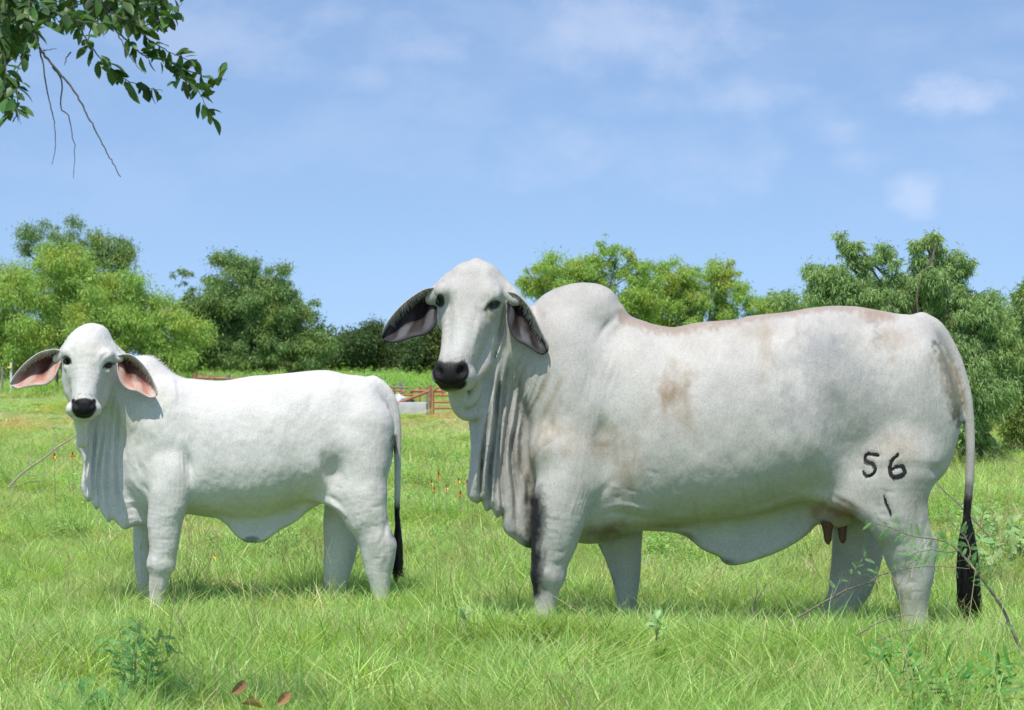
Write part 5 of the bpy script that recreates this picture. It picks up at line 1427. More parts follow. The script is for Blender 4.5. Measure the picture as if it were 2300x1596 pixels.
tree("hedge_tree", "low dark olive tree showing under the cow's hanging ear", TG, 139, 930, 862,
     [(920, 800, 62, 50), (985, 790, 60, 60), (930, 838, 90, 28)], F_HEDGE, BARKD, 46000, 0.21, 45, clumps=50, clump_r=0.42, trunk_r=0.18)
tree("feathery_tree", "yellow green feathery tree rising behind the cow's neck and hump", TG, 121, 1300, 862,
     [(1235, 630, 72, 62), (1185, 632, 40, 30), (1320, 620, 60, 58), (1365, 565, 30, 46), (1410, 590, 42, 60), (1440, 620, 50, 50), (1290, 640, 60, 50), (1330, 700, 120, 70), (1440, 680, 70, 60), (1250, 780, 130, 80)],
     F_LIGHT, BARK, 115000, 0.19, 46, clumps=330, clump_r=0.30, droop=1.0, slim=0.28, trunk_r=0.2)
tree("feathery_tree", "yellow green feathery tree rising above the middle of the cow's back", TG, 125, 1580, 862,
     [(1470, 660, 60, 50), (1500, 630, 42, 52), (1575, 625, 60, 58), (1535, 650, 60, 50), (1640, 640, 46, 45), (1550, 700, 120, 60), (1680, 680, 66, 50), (1745, 695, 44, 44), (1620, 600, 34, 30), (1560, 790, 190, 75)],
     F_LIGHT, BARK, 115000, 0.19, 47, clumps=330, clump_r=0.30, droop=1.0, slim=0.28, trunk_r=0.2)
for i, (u, lab) in enumerate(((-150, "dark scrub tree at the far left end of the tree line"), (1080, "dark scrub tree hidden mostly behind the cow's neck"), (1800, "dark scrub tree low behind the cow's rump"), (2380, "dark scrub tree past the right edge"), (-560, "dark scrub tree well beyond the left edge of the view"), (-980, "dark scrub tree farthest out on the left"), (2800, "dark scrub tree well beyond the right edge of the view"), (440, "dark scrub low behind the left trees"), (690, "dark scrub low behind the rounded tree"), (955, "dark scrub low behind the corral fence"))):
    tree("scrub_tree", lab, TG, 146, u, 862, [(u, 800, 150, 60), (u + 90, 815, 100, 50), (u, 845, 190, 25)], F_HEDGE, BARKD, 16000, 0.38, 60 + i, clumps=40, clump_r=0.5)
tree("mesquite_tree", "airy grey green mesquite with drooping leaves behind the cow's rump", "mesquites at the right", 22.5, 2214, 1082,
     [(1862, 640, 74, 52), (1900, 560, 36, 44), (1960, 590, 58, 46), (1960, 680, 110, 60), (2080, 560, 42, 42), (2060, 640, 80, 62), (2150, 610, 44, 48), (2170, 700, 80, 66), (2110, 790, 95, 70), (2200, 850, 80, 90), (2160, 960, 70, 80), (2240, 780, 60, 60), (2210, 1030, 60, 50)],
     F_MESQ, BARK, 150000, 0.058, 48, clumps=560, clump_r=0.32, droop=1.2, trunk_r=0.055, slim=0.22, limbs=60)
tree("mid_green_tree", "mid green tree filling the gap behind the drooping mesquite", "mesquites at the right", 46.0, 2080, 930,
     [(1800, 700, 70, 60), (1900, 700, 90, 80), (2040, 700, 110, 100), (2180, 740, 110, 100), (2120, 860, 120, 90), (2260, 860, 110, 110), (1960, 640, 60, 50)],
     F_MESQ, BARK, 90000, 0.11, 50, clumps=260, clump_r=0.34, droop=1.0, trunk_r=0.12, slim=0.26, limbs=30)
tree("mesquite_tree", "denser dark mesquite standing at the right edge of the field", "mesquites at the right", 25.0, 2330, 1060,
     [(2300, 690, 50, 72), (2310, 800, 70, 90), (2350, 900, 120, 110), (2310, 1000, 100, 70), (2420, 760, 90, 120)],
     F_DARK, BARKD, 80000, 0.06, 49, clumps=110, clump_r=0.34, droop=0.9, trunk_r=0.07, slim=0.25, limbs=30)

# ------------------------------------------------------------------ pipe fence, gate, trough
RUST = simple_mat("rusty_red_pipe", (0.40, 0.16, 0.10), rough=0.7, noise=0.35, nscale=6, bump=0.2)
GRED = simple_mat("red_gate_paint", (0.42, 0.10, 0.07), rough=0.5, noise=0.25, nscale=8)
WOOD = simple_mat("weathered_wood", (0.26, 0.24, 0.21), rough=0.9, noise=0.3, nscale=12, bump=0.4)
CONC = simple_mat("pale_concrete", (0.46, 0.47, 0.47), rough=0.9, noise=0.15, nscale=4, bump=0.3)
ROCK = simple_mat("pale_rock", (0.50, 0.49, 0.47), rough=0.95, noise=0.3, nscale=2.5, bump=0.8)
def pipe(name, pts, r, mat, root, sides=8):
    V, Q = tube_mesh([(np.array([list(p) for p in pts], float), r, r)], sides)
    return link_mesh(name, np_mesh(name, V, quads=Q), mat, root)
GY = 75.0
def gp(u, v, Y=GY): return place(u, v, Y)
def grounded(u, Y):
    p = place(u, CY, Y); p.z = float(ground_z(p.x, Y)) - 0.1; return p
def build_fence():
    f = empty("pipe_fence", grounded(930, GY + .3), "rusty pipe corral fence with a slanting brace, seen between calf and cow", "fence")
    def post(u, vt, r, m, Y=GY): pipe("post", [grounded(u, Y), gp(u, vt, Y)], r, m, f)
    post(966.5, 866, 0.062, RUST); post(943, 869, 0.045, RUST, GY + 3); post(959, 870, 0.05, WOOD, GY + 2.0); post(885, 863, 0.05, RUST, GY + 5); post(900, 858, 0.075, WOOD, GY + 8)
    post(876, 868, 0.05, RUST, GY + 3); post(925, 872, 0.04, RUST, GY + 5)
    for (u0, v0, u1, v1, r, dY, m) in ((922, 878.5, 964, 879.5, 0.055, 0.2, RUST), (852, 869, 918, 872, 0.04, 4, WOOD), (868, 878, 912, 879, 0.035, 4.2, RUST), (964, 879, 888, 909, 0.055, 0, RUST),
                                       (911, 879, 897, 884, 0.035, 4, RUST), (930, 878, 920, 883, 0.04, 0.3, RUST), (905, 888, 945, 889, 0.035, 3.5, RUST), (972, 879, 1000, 880, 0.05, 0.3, RUST)):
        pipe("rail", [gp(u0, v0, GY + dY), gp(u1, v1, GY + dY)], r, m, f)
    g = empty("pipe_gate", grounded(1030, GY), "red tubular farm gate half hidden by the cow's dewlap", "gate")
    L0 = 973.5; R0 = 1200
    pipe("gate_frame", [gp(L0, 941), gp(L0, 886), gp(976, 877), gp(983, 871.5), gp(991, 873), gp(994, 880), gp(994, 889)], 0.035, GRED, g)
    pipe("gate_frame", [gp(R0, 944), gp(R0, 888)], 0.035, GRED, g)
    for v in (889, 904, 917.5, 931): pipe("bar", [gp(L0, v), gp(R0, v + 1.5)], 0.036, GRED, g)
    pipe("bar", [gp(L0 + 6, 942), gp(R0, 945)], 0.036, GRED, g)
    pipe("hinge", [gp(967, 887), gp(974, 887)], 0.03, RUST, g)
    # second stretch showing over the calf's back
    f2 = empty("pipe_fence", grounded(500, 92), "rusty pipe rail showing just above the calf's back", "fence")
    for u, vt, r, m in ((439, 838, 0.085, RUST), (512, 842, 0.10, WOOD), (566, 843.5, 0.08, RUST), (640, 846, 0.08, RUST)): 
        pipe("post", [grounded(u, 92), gp(u, vt, 92)], r, m, f2)
    pipe("rail", [gp(439, 849, 92), gp(512, 851.5, 92)], 0.065, RUST, f2); pipe("rail", [gp(512, 851.5, 92), gp(860, 856, 92)], 0.05, RUST, f2)
    pipe("wire", [gp(439, 844, 92), gp(566, 847, 92)], 0.018, WOOD, f2)
    # trough
    t = empty("water_trough", grounded(925, 74), "long pale concrete water trough beside the slanting fence brace", "trough")
    a = gp(895, 905, 73.5); b = gp(957, 905, 73.5); gz = float(ground_z(a.x, 73.5)) - 0.1
    def box(nm, x0, x1, y0, y1, z0, z1, m, root):
        V = np.array([(x, y, z) for x in (x0, x1) for y in (y0, y1) for z in (z0, z1)], float)
        Q = np.array([[0, 1, 3, 2], [4, 6, 7, 5], [0, 4, 5, 1], [2, 3, 7, 6], [0, 2, 6, 4], [1, 5, 7, 3]])
        o = link_mesh(nm, np_mesh(nm, V, quads=Q, smooth=False), m, root)
        bv = o.modifiers.new("bevel", 'BEVEL'); bv.width = 0.02; bv.segments = 2; return o
    top = a.z
    box("side_wall", a.x, b.x, 73.5, 73.62, gz, top, CONC, t); box("side_wall", a.x, b.x, 74.5, 74.62, gz, top, CONC, t)
    box("end_wall", a.x, a.x + .12, 73.623, 74.497, gz, top - .003, CONC, t); box("end_wall", b.x - .12, b.x, 73.623, 74.497, gz, top - .003, CONC, t)
    box("water", a.x + .123, b.x - .123, 73.623, 74.497, gz, top - .12, simple_mat("trough_water", (0.05, 0.07, 0.06), rough=0.05), t)
    # heap of pale rubble
    rs = np.random.default_rng(3)
    h = empty("rubble_heap", grounded(903, 78), "heap of pale rocks and soil behind the trough", "rock pile")
    c = gp(903, 893, 78)
    def rock(cx, cy, cz, r, nm, m):
        bm = __import__('bmesh').new(); __import__('bmesh').ops.create_icosphere(bm, subdivisions=2, radius=1)
        for v in bm.verts: v.co = Vector((v.co.x * r[0], v.co.y * r[1], v.co.z * r[2])) * (1 + 0.22 * math.sin(v.co.x * 5 + cx) * math.cos(v.co.z * 6 + cz * 3)) + Vector((cx, cy, cz))
        me = bpy.data.meshes.new(nm); bm.to_mesh(me); bm.free(); return link_mesh(nm, me, m, h)
    rock(c.x - .12, 78, c.z - .18, (0.42, 0.4, 0.28), "rock", ROCK); rock(c.x + .12, 77.8, c.z - .26, (0.35, 0.35, 0.18), "rock", ROCK)
    rock(c.x - .22, 77.9, c.z + .05, (0.09, 0.09, 0.06), "rock", ROCK); rock(c.x - .08, 77.9, c.z + .06, (0.08, 0.08, 0.05), "rock", ROCK); rock(c.x - .3, 77.7, c.z - .3, (0.2, 0.2, 0.16), "rock", ROCK)
    rock(c.x + .33, 77.6, c.z - .18, (0.2, 0.2, 0.14), "dark_rock", simple_mat("dark_rock", (0.05, 0.05, 0.045), rough=0.9, noise=0.4))
    # marker post on the left
    mp = empty("marker_post", grounded(25, 95), "thin white post with a yellow clip at the far left field edge", "post")
    pipe("post", [grounded(25, 95), gp(25, 815, 95)], 0.055, simple_mat("white_paint", (0.7, 0.7, 0.68)), mp)
    pipe("clip", [gp(17, 826, 94.9), gp(25, 827, 94.9)], 0.05, simple_mat("yellow_plastic", (0.75, 0.55, 0.03)), mp)
    w = empty("wire_fence", grounded(130, 96), "dark wire mesh fence end beside the calf's left cheek", "fence")
    DW = simple_mat("dark_wire", (0.03, 0.03, 0.03), rough=0.6)
    pipe("post", [grounded(128, 96), gp(128, 822, 96)], 0.07, BARKD, w); pipe("post", [grounded(5, 96), gp(5, 824, 96)], 0.06, WOOD, w); pipe("post", [grounded(-90, 96), gp(-90, 824, 96)], 0.06, WOOD, w)
    for v in (828, 833, 838, 843, 848, 853): pipe("wire", [gp(-160, v, 96), gp(5, v, 96), gp(128, v, 96), gp(160, v, 96)], 0.012, DW, w)
build_fence()

# ------------------------------------------------------------------ oak branch hanging into the upper left
LEAF_OAK = foliage_mat("oak_leaf", (0.065, 0.13, 0.036), vary=0.55, transl=0.25, rough=0.42, spec=0.3, hue=0.02)
TWIG = simple_mat("oak_twig", (0.11, 0.095, 0.085), rough=0.85, noise=0.35, nscale=60, bump=0.3)
def leaf_mesh(name, L_, W_, curl, cup, mat, n=5, seed=0, lobed=0.0):
    rs = np.random.default_rng(seed)
    t = np.linspace(0, 1, n + 1); w = W_ * np.sin(np.pi * np.clip(t * 0.93 + 0.05, 0, 1) ** 1.15) ** 0.8
    w[-1] = W_ * 0.05
    w = w * (1 + lobed * rs.uniform(-1, 1, n + 1)) 
    V = []
    for i in range(n + 1):
        z = -curl * L_ * t[i] ** 2
        for x in (-1, 0, 1): V.append([t[i] * L_, x * w[i], z + cup * w[i] * abs(x)])
    Q = []
    for i in range(n):
        for j in (0, 1): Q.append([i * 3 + j, (i + 1) * 3 + j, (i + 1) * 3 + j + 1, i * 3 + j + 1])
    me = np_mesh(name, np.array(V), quads=np.array(Q)); me.materials.append(mat); return me
def orient(dirv, normal):
    x = Vector(dirv).normalized(); z = Vector(normal); z = (z - x * z.dot(x)).normalized(); y = z.cross(x)
    return Matrix((x, y, z)).transposed().to_4x4()
def build_oak():
    Y = 4.9; rs = np.random.default_rng(17)
    root = empty("oak_branch", place(-40, -40, Y), "drooping live oak branch with dark leathery leaves hanging in from the upper left", "tree branch")
    k = 0.2638
    tw = {'A': [(95, -60), (150, 60), (200, 180), (290, 290), (330, 400), (400, 500), (500, 620), (610, 750), (690, 870), (750, 1000), (830, 1150), (900, 1280), (960, 1390), (1030, 1510)],
          'B': [(340, 430), (370, 560), (395, 750), (430, 920), (460, 1060), (467, 1230), (440, 1400)],
          'C': [(450, 570), (520, 700), (515, 910), (570, 980), (590, 1130), (610, 1300), (590, 1510)],
          'D': [(240, 380), (190, 500), (150, 600), (125, 680)], 'D2': [(135, 640), (170, 800), (205, 950), (245, 1100)],
          'E': [(30, -60), (50, 200), (40, 380), (70, 600), (90, 800), (110, 1050)], 'F': [(380, 70), (560, 150), (700, 200), (860, 230), (960, 235)],
          'G': [(790, -60), (900, 70), (980, 130), (1100, 190), (1200, 280), (1290, 350), (1400, 420), (1560, 500), (1680, 540)],
          'H': [(850, -20), (920, 140), (1000, 280), (1090, 350), (1170, 430), (1250, 490), (1400, 510), (1500, 570), (1600, 690), (1680, 760), (1750, 900), (1820, 1010)],
          'I': [(1000, 280), (1060, 400), (1130, 510), (1200, 600), (1260, 640)], 'J': [(600, -60), (640, 150), (680, 260), (750, 370), (830, 480), (920, 570), (1010, 640), (1100, 680), (1200, 710), (1340, 735)],
          'K': [(850, 20), (760, 180), (715, 310), (700, 360)], 'L': [(900, -40), (1100, 40), (1230, 30), (1400, 20)], 'M': [(1030, -40), (1080, 120), (1180, 240), (1260, 300)],
          'N': [(1180, 240), (1350, 200), (1470, 170), (1600, 80)], 'O': [(1490, 570), (1640, 600), (1780, 640), (1870, 620)], 'P': [(1500, 720), (1560, 660), (1590, 690)],
          'Q': [(600, 440), (540, 490), (500, 520)], 'R': [(370, 430), (430, 455), (550, 470)], 'T': [(-40, 180), (60, 190), (160, 240)], 'U': [(250, -60), (280, 80), (300, 200)], 'V': [(440, -60), (470, 60), (520, 150)], 'W': [(110, 1040), (170, 1010), (205, 990)]}
    thick = {'A': 0.0044, 'G': 0.003, 'H': 0.0028, 'J': 0.0025, 'K': 0.0027, 'F': 0.0025, 'B': 0.0025, 'C': 0.0025, 'E': 0.0025}
    P3 = {}
    for nm, pts in tw.items():
        dy = rs.uniform(-0.12, 0.12) if nm not in 'AGH' else 0
        A = np.array([place(x * k, y * k, Y + dy * 0.6) for x, y in pts]); A[:, 1] += np.linspace(0, dy, len(A))
        C = catmull(A, 5); C += rs.normal(0, 0.0009, C.shape); P3[nm] = C
    V, Q = tube_mesh([(P3[n], thick.get(n, 0.002), thick.get(n, 0.002) * 0.3) for n in P3], 6)
    link_mesh("twigs", np_mesh("twigs", V, quads=Q), TWIG, root)
    meshes = [leaf_mesh("leaf", 0.036 * (0.85 + 0.1 * i), 0.0092 * (1 + 0.12 * (i % 3)), 0.10 + 0.12 * (i % 3), 0.25, LEAF_OAK, seed=i, lobed=0.12) for i in range(6)]
    sites = []   # (twig, t-range, count)
    def along(nm, t0, t1, n):
        for i in range(n):
            t = t0 + (t1 - t0) * (i + rs.random() * 0.8) / n; A = P3[nm]; j = min(int(t * (len(A) - 1)), len(A) - 2)
            sites.append((A[j] + rs.normal(0, 0.004, 3), A[j + 1] - A[j]))
    for a in (('E', 0.0, 1.0, 40), ('A', 0.0, 0.28, 22), ('D', 0.2, 1, 5), ('D2', 0.1, 0.75, 12), ('F', 0, 1, 16), ('G', 0.0, 1.0, 34), ('H', 0.25, 0.5, 12), ('H', 0.5, 1.0, 30), ('J', 0.0, 0.5, 18), ('J', 0.5, 1, 18),
              ('L', 0, 1, 16), ('M', 0, 1, 14), ('N', 0, 1, 18), ('O', 0, 1, 14), ('P', 0, 1, 4), ('T', 0, 1, 10), ('U', 0, 1, 12), ('V', 0, 1, 10), ('I', 0, 0.2, 3), ('W', 0, 1, 5), ('K', 0.7, 1, 6)): along(*a)
    inv = -Vector(root.location)
    def put(p, tang, par, n_i):
        tang = np.array(tang) / (np.linalg.norm(tang) + 1e-9)
        d = rs.normal(0, 1, 3); d -= tang * (d @ tang); d /= np.linalg.norm(d)
        dv = d * rs.uniform(0.6, 1.1) + tang * rs.uniform(0.1, 0.9) + np.array([0, 0, -0.25])
        nv = np.array([rs.normal(0, .6), rs.normal(0, .6) - 0.25, 1.0])
        o = bpy.data.objects.new("leaf", meshes[rs.integers(len(meshes))]); COL.objects.link(o); o.parent = par
        M4 = Matrix.Translation(Vector(p) + inv) @ orient(dv, nv) @ Matrix.Scale(rs.uniform(0.7, 1.25), 4)
        o.matrix_local = M4; return o
    for p, tg in sites[:296]: put(p, tg, root, 0)
    # the inner leaves, deeper in the bough, one mass
    VV = []; QQ = []; off = 0
    src = []
    for me in meshes:
        v = np.empty(len(me.vertices) * 3, dtype=np.float32); me.vertices.foreach_get("co", v); q = np.empty(len(me.polygons) * 4, dtype=np.int32); me.polygons.foreach_get("vertices", q)
        src.append((v.reshape(-1, 3), q.reshape(-1, 4)))
    for i in range(430):
        if i < 150: u, v = rs.uniform(-40, 250) , rs.uniform(-60, 460) ** 1.0
        elif i < 185: u, v = rs.uniform(-30, 90), rs.uniform(380, 900)
        else: u, v = rs.uniform(100, 1480) , rs.uniform(-70, 200)
        p = place(u * k, v * k, Y + rs.uniform(0.0, 0.35)); vv, q = src[rs.integers(6)]
        Mx = np.array(orient(rs.normal(0, 1, 3) + [0, 0, -.3], [rs.normal(0, .5), rs.normal(0, .5), 1]).to_3x3()) * rs.uniform(0.8, 1.3)
        VV.append(vv @ Mx.T + np.array(p)); QQ.append(q + off); off += len(vv)
    o = link_mesh("inner_leaves", np_mesh("inner_leaves", np.concatenate(VV), quads=np.concatenate(QQ)), LEAF_OAK, root); o['kind'] = 'stuff'
build_oak()

# ------------------------------------------------------------------ thorny branches, feathery sprays, weeds, flowers, dead leaves
FEATH = foliage_mat("acacia_leaflets", (0.17, 0.34, 0.11), vary=0.25, transl=0.3, rough=0.5)
FEATH2 = foliage_mat("seedling_leaflets", (0.17, 0.36, 0.12), vary=0.25, transl=0.3, rough=0.5)
PALE = foliage_mat("pale_weed_leaf", (0.30, 0.47, 0.19), vary=0.15, transl=0.3, rough=0.5)
MIDG = foliage_mat("lance_leaf", (0.14, 0.33, 0.07), vary=0.2, transl=0.35, rough=0.45)
STEM_G = simple_mat("green_stem", (0.22, 0.26, 0.10), rough=0.7)
THORNY = simple_mat("thorny_bark", (0.20, 0.165, 0.14), rough=0.85, noise=0.3, nscale=80, bump=0.3)
DEADT = simple_mat("bleached_twig", (0.36, 0.31, 0.27), rough=0.9, noise=0.3, nscale=50)
DLEAF = foliage_mat("dead_leaf", (0.40, 0.24, 0.10), vary=0.5, transl=0.25, rough=0.5)

def feather(name, L_, n, lw, ll, mat, seed):
    """one feathery leaf: a thin stalk with paired leaflets"""
    rs = np.random.default_rng(seed); V = []; Q = []; off = 0
    bend = rs.uniform(-0.3, 0.3)
    def c(t): return np.array([t * L_, bend * L_ * t * t * 0.5, -0.15 * L_ * t * t])
    for i in range(3):
        a, b = c(i / 3), c((i + 1) / 3); w = np.array([0, 0.0006, 0]); V += [a - w, a + w, b + w, b - w]; Q.append([off, off + 1, off + 2, off + 3]); off += 4
    for i in range(n):
        t = 0.12 + 0.86 * (i + 0.5) / n; p = c(t); s = math.sin(math.pi * min(0.95, 0.15 + t * 0.85)) ** 0.5
        for sd in (-1, 1):
            f = np.array([0.35, sd * 1.0, rs.uniform(-0.15, 0.35)]); f /= np.linalg.norm(f); g = np.array([1.0, -sd * .35, 0])
            V += [p, p + f * ll * s * .5 + g * lw * .5, p + f * ll * s, p + f * ll * s * .5 - g * lw * .5]; Q.append([off, off + 1, off + 2, off + 3]); off += 4
    me = np_mesh(name, np.array(V), quads=np.array(Q), smooth=False); me.materials.append(mat); return me

def sprig(name, label, cat, Y, twigs, mat_t, leaves, fmesh, thorn=0.0, seed=1, group=None, r0=0.004, scale=1.0, dY=0.1, lname="leaf"):
    """twigs: list of (points, r0, r1, depth offset); leaves: list of (twig index, t0, t1, count)"""
    rs = np.random.default_rng(seed)
    b = place(*twigs[0][0][0], Y)
    root = empty(name, b, label, cat, group)
    T = []
    for pts, a, c, dy in twigs:
        A = np.array([place(u, v, Y) for u, v in pts]); A[:, 1] += np.linspace(0, dy, len(A)); A = catmull(A, 5) if len(A) > 2 else A
        T.append((A + rs.normal(0, 0.0008, A.shape), a, c))
    V, Q = tube_mesh(T, 6); link_mesh("stem", np_mesh("stem", V, quads=Q), mat_t, root)
    if thorn:
        th = []
        for A, a, c in T:
            L_ = np.linalg.norm(np.diff(A, axis=0), axis=1).sum()
            for i in range(int(L_ / 0.028)):
                j = rs.integers(len(A) - 1); p = A[j] + (A[j + 1] - A[j]) * rs.random(); tg = A[j + 1] - A[j]; tg /= np.linalg.norm(tg)
                d = rs.normal(0, 1, 3) * [1, .5, 1]; d -= tg * (d @ tg); d /= np.linalg.norm(d)
                for sd in (1, -1): th.append((np.array([p, p + (d * sd * 0.8 + tg * .35) * thorn * rs.uniform(.5, 1.1)]), 0.0009, 0.0002))
        V, Q = tube_mesh(th, 3); o = link_mesh("thorns", np_mesh("thorns", V, quads=Q), DEADT, root); o['kind'] = 'stuff'
    inv = -Vector(root.location)
    for (ti, t0, t1, n) in leaves:
        A = T[ti][0]
        for i in range(n):
            t = t0 + (t1 - t0) * (i + rs.random()) / n; j = min(int(t * (len(A) - 1)), len(A) - 2)
            p = A[j] + rs.normal(0, 0.003, 3); tg = A[j + 1] - A[j]; tg = tg / np.linalg.norm(tg)
            d = rs.normal(0, 1, 3) * [1, .6, 1]; d -= tg * (d @ tg); d /= np.linalg.norm(d)
            o = bpy.data.objects.new(lname, fmesh[rs.integers(len(fmesh))]); COL.objects.link(o); o.parent = root
            o.matrix_local = Matrix.Translation(Vector(p) + inv) @ orient(d * .9 + tg * .5, [rs.normal(0, .5), -0.5 + rs.normal(0, .4), 0.8]) @ Matrix.Scale(scale * rs.uniform(0.65, 1.2), 4)
    return root

ac = [feather("leaf", 0.046, 10, 0.0024, 0.0085, FEATH, i) for i in range(4)]
K1 = lambda L: [(1740.6 + x * .2432, 1235 + y * .2432) for x, y in L]
sprig("thorny_branch", "arching thorny branch crossing in front of the cow's tail at the right edge", "branch", 6.6,
      [([(2330, 1540)] + K1([(2300, 1010), (2200, 760), (2130, 600), (2050, 460), (1960, 340), (1850, 190), (1780, 110), (1700, 10)]), 0.0062, 0.0035, 0.0),
       (K1([(1700, 10), (1600, -60), (1480, -90), (1300, -110), (1120, -180), (900, -240)]), 0.003, 0.001, 0.1),
       (K1([(1780, 110), (1820, 30), (1800, -90), (1690, -220), (1640, -330)]), 0.0028, 0.001, 0.1),
       (K1([(1700, 10), (1560, 20), (1420, -10), (1260, 10), (1180, 50)]), 0.0022, 0.0008, -0.1),
       (K1([(1850, 190), (1900, 150), (1990, 130), (2060, 170)]), 0.002, 0.0008, -0.1), (K1([(1960, 340), (1900, 320), (1850, 300)]), 0.002, 0.0008, -0.1),
       (K1([(2060, 480), (2090, 430), (2130, 410)]), 0.0016, 0.0006, -0.05), (K1([(2150, 640), (2110, 690), (2060, 700)]), 0.0016, 0.0006, -0.05)],
      THORNY, [(1, 0.1, 1.0, 54), (2, 0.2, 1.0, 20), (3, 0, 1, 34), (4, 0, 1, 10), (5, 0, 1, 7), (0, 0.55, 1.0, 26), (6, 0, 1, 3), (7, 0, 1, 3)], ac, thorn=0.018, seed=3)
sprig("thorny_branch", "long thin thorny twig arching low across the cow's hind legs", "branch", 7.15,
      [(K1([(100, 740), (200, 640), (330, 560), (480, 475), (650, 385), (800, 335), (900, 300), (980, 245), (1110, 210), (1190, 190), (1330, 175), (1450, 168), (1640, 175), (1830, 190)]), 0.0042, 0.0012, 0.05),
       (K1([(660, 380), (700, 250), (760, 130), (820, 50)]), 0.0022, 0.0008, -.05), (K1([(540, 420), (600, 310), (650, 220)]), 0.002, 0.0007, 0.05),
       (K1([(1190, 190), (1270, 110), (1350, 80)]), 0.0016, 0.0006, -.03), (K1([(770, 330), (800, 240), (850, 180)]), 0.0016, 0.0006, 0.0)],
      THORNY, [(0, 0.3, 0.95, 20), (1, 0.4, 1.0, 12), (2, 0.3, 1, 5), (3, 0.2, 1, 6), (4, 0.4, 1, 4)], ac, thorn=0.022, seed=4, scale=0.8)
sprig("dead_twig", "bare thorny twig lying low in the grass before the cow's near hind foot", "twig", 6.7,
      [(K1([(760, 790), (920, 700), (1060, 650), (1200, 620), (1300, 625)]), 0.003, 0.001, 0.05)], THORNY, [], ac, thorn=0.012, seed=5)
sprig("dead_twig", "short curved bare twig in the grass below the cow's hind feet", "twig", 6.6,
      [(K1([(940, 850), (1050, 815), (1200, 770), (1330, 760)]), 0.002, 0.001, 0.05)], THORNY, [], ac, seed=6)
sprig("dead_twig", "bare thorny twig slanting in the grass behind the cow's tail", "twig", 10.2,
      [([(2098, 1082), (2108, 1094), (2154, 1140), (2189, 1181), (2225, 1227)], 0.003, 0.005, -0.2), ([(2154, 1140), (2170, 1120), (2178, 1100)], 0.002, 0.001, 0)], THORNY, [], ac, thorn=0.02, seed=7)
sprig("dead_twig", "bleached thorny dead branch leaning in the field behind the calf's chin", "branch", 17.5,
      [([(18, 1096), (44, 1066), (81, 1038), (121, 1005), (150, 985), (172, 965)], 0.011, 0.005, 0.3), ([(44, 1066), (80, 1068), (100, 1062)], 0.006, 0.002, .1), ([(70, 1046), (64, 1030), (60, 1015)], 0.005, 0.002, .1),
       ([(110, 1012), (130, 1012), (150, 1018)], 0.004, 0.002, .1), ([(18, 1096), (60, 1085), (100, 1083)], 0.006, 0.002, .1), ([(121, 1005), (118, 990), (125, 980)], 0.004, 0.002, .1)], DEADT, [], ac, thorn=0.05, seed=8)
sprig("dead_twig", "small upright bleached twig standing in the grass under the cow's belly", "twig", 8.0,
      [([(1690, 1400), (1694, 1360), (1702, 1325)], 0.003, 0.0015, 0), ([(1694, 1360), (1712, 1330), (1722, 1310)], 0.002, 0.001, 0), ([(1696, 1350), (1680, 1325)], 0.0015, 0.001, 0), ([(1702, 1335), (1698, 1312)], 0.0015, 0.001, 0)], DEADT, [], ac, thorn=0.02, seed=9)
# feathery seedlings in the lower left
sd = [feather("leaf", 0.055, 17, 0.0036, 0.0105, FEATH2, 20 + i) for i in range(4)]
def bush(name, label, cat, Y, base, tips, seed, fm, mat_t=STEM_G, per=9, scale=1.0, r=0.0022, group=None):
    tw = []
    rs = np.random.default_rng(seed)
    for (u, v) in tips:
        m = (base[0] * .5 + u * .5 + rs.normal(0, 6), base[1] * .35 + v * .65 - 8)
        tw.append(([base, m, (u, v)], r, 0.0007, rs.uniform(-0.15, 0.12)))
    return sprig(name, label, cat, Y, tw, mat_t, [(i, 0.25, 1.0, per) for i in range(len(tips))], fm, seed=seed, scale=scale, group=group)
bush("feathery_seedling", "feathery grey green mesquite seedling spreading in the lower left grass", "plant", 5.65, (300, 1665),
     [(240, 1420), (262, 1385), (300, 1400), (335, 1385), (365, 1420), (395, 1455), (410, 1500), (350, 1450), (290, 1450), (330, 1500), (250, 1475), (380, 1530), (320, 1440), (275, 1500)], 30, sd, per=15, scale=0.75)
bush("feathery_seedling", "smaller feathery seedling at the bottom edge left of centre", "plant", 5.35, (215, 1720),
     [(130, 1545), (160, 1525), (200, 1520), (235, 1540), (270, 1560), (180, 1565), (300, 1540), (120, 1590), (240, 1585)], 31, sd, per=14, scale=0.75)
# broad leaved weeds
lance = [leaf_mesh("leaf", 0.05 + 0.01 * i, 0.0065, 0.25, 0.2, MIDG, seed=40 + i) for i in range(4)]
broad = [leaf_mesh("leaf", 0.05 + 0.01 * i, 0.013, 0.2, 0.2, PALE, seed=50 + i) for i in range(3)]
WD = "lance leaved weeds in the lower right grass"
for i, (u, v, Y, lab) in enumerate(((2070, 1590, 5.5, "lance leaved weed low at the bottom right, left one of the cluster"), (2160, 1585, 5.45, "lance leaved weed at the bottom right under the thorny branch"), (2240, 1560, 5.6, "tall lance leaved weed nearest the lower right corner"), (2000, 1530, 5.8, "lance leaved weed standing left of the bottom right weeds"))):
    bush("leafy_weed", lab, "plant", Y, (u, v + 110), [(u - 45, v - 60), (u - 15, v - 95), (u + 25, v - 80), (u + 55, v - 45), (u + 5, v - 40)], 60 + i, lance, per=10, r=0.0025, group=WD, scale=0.9)
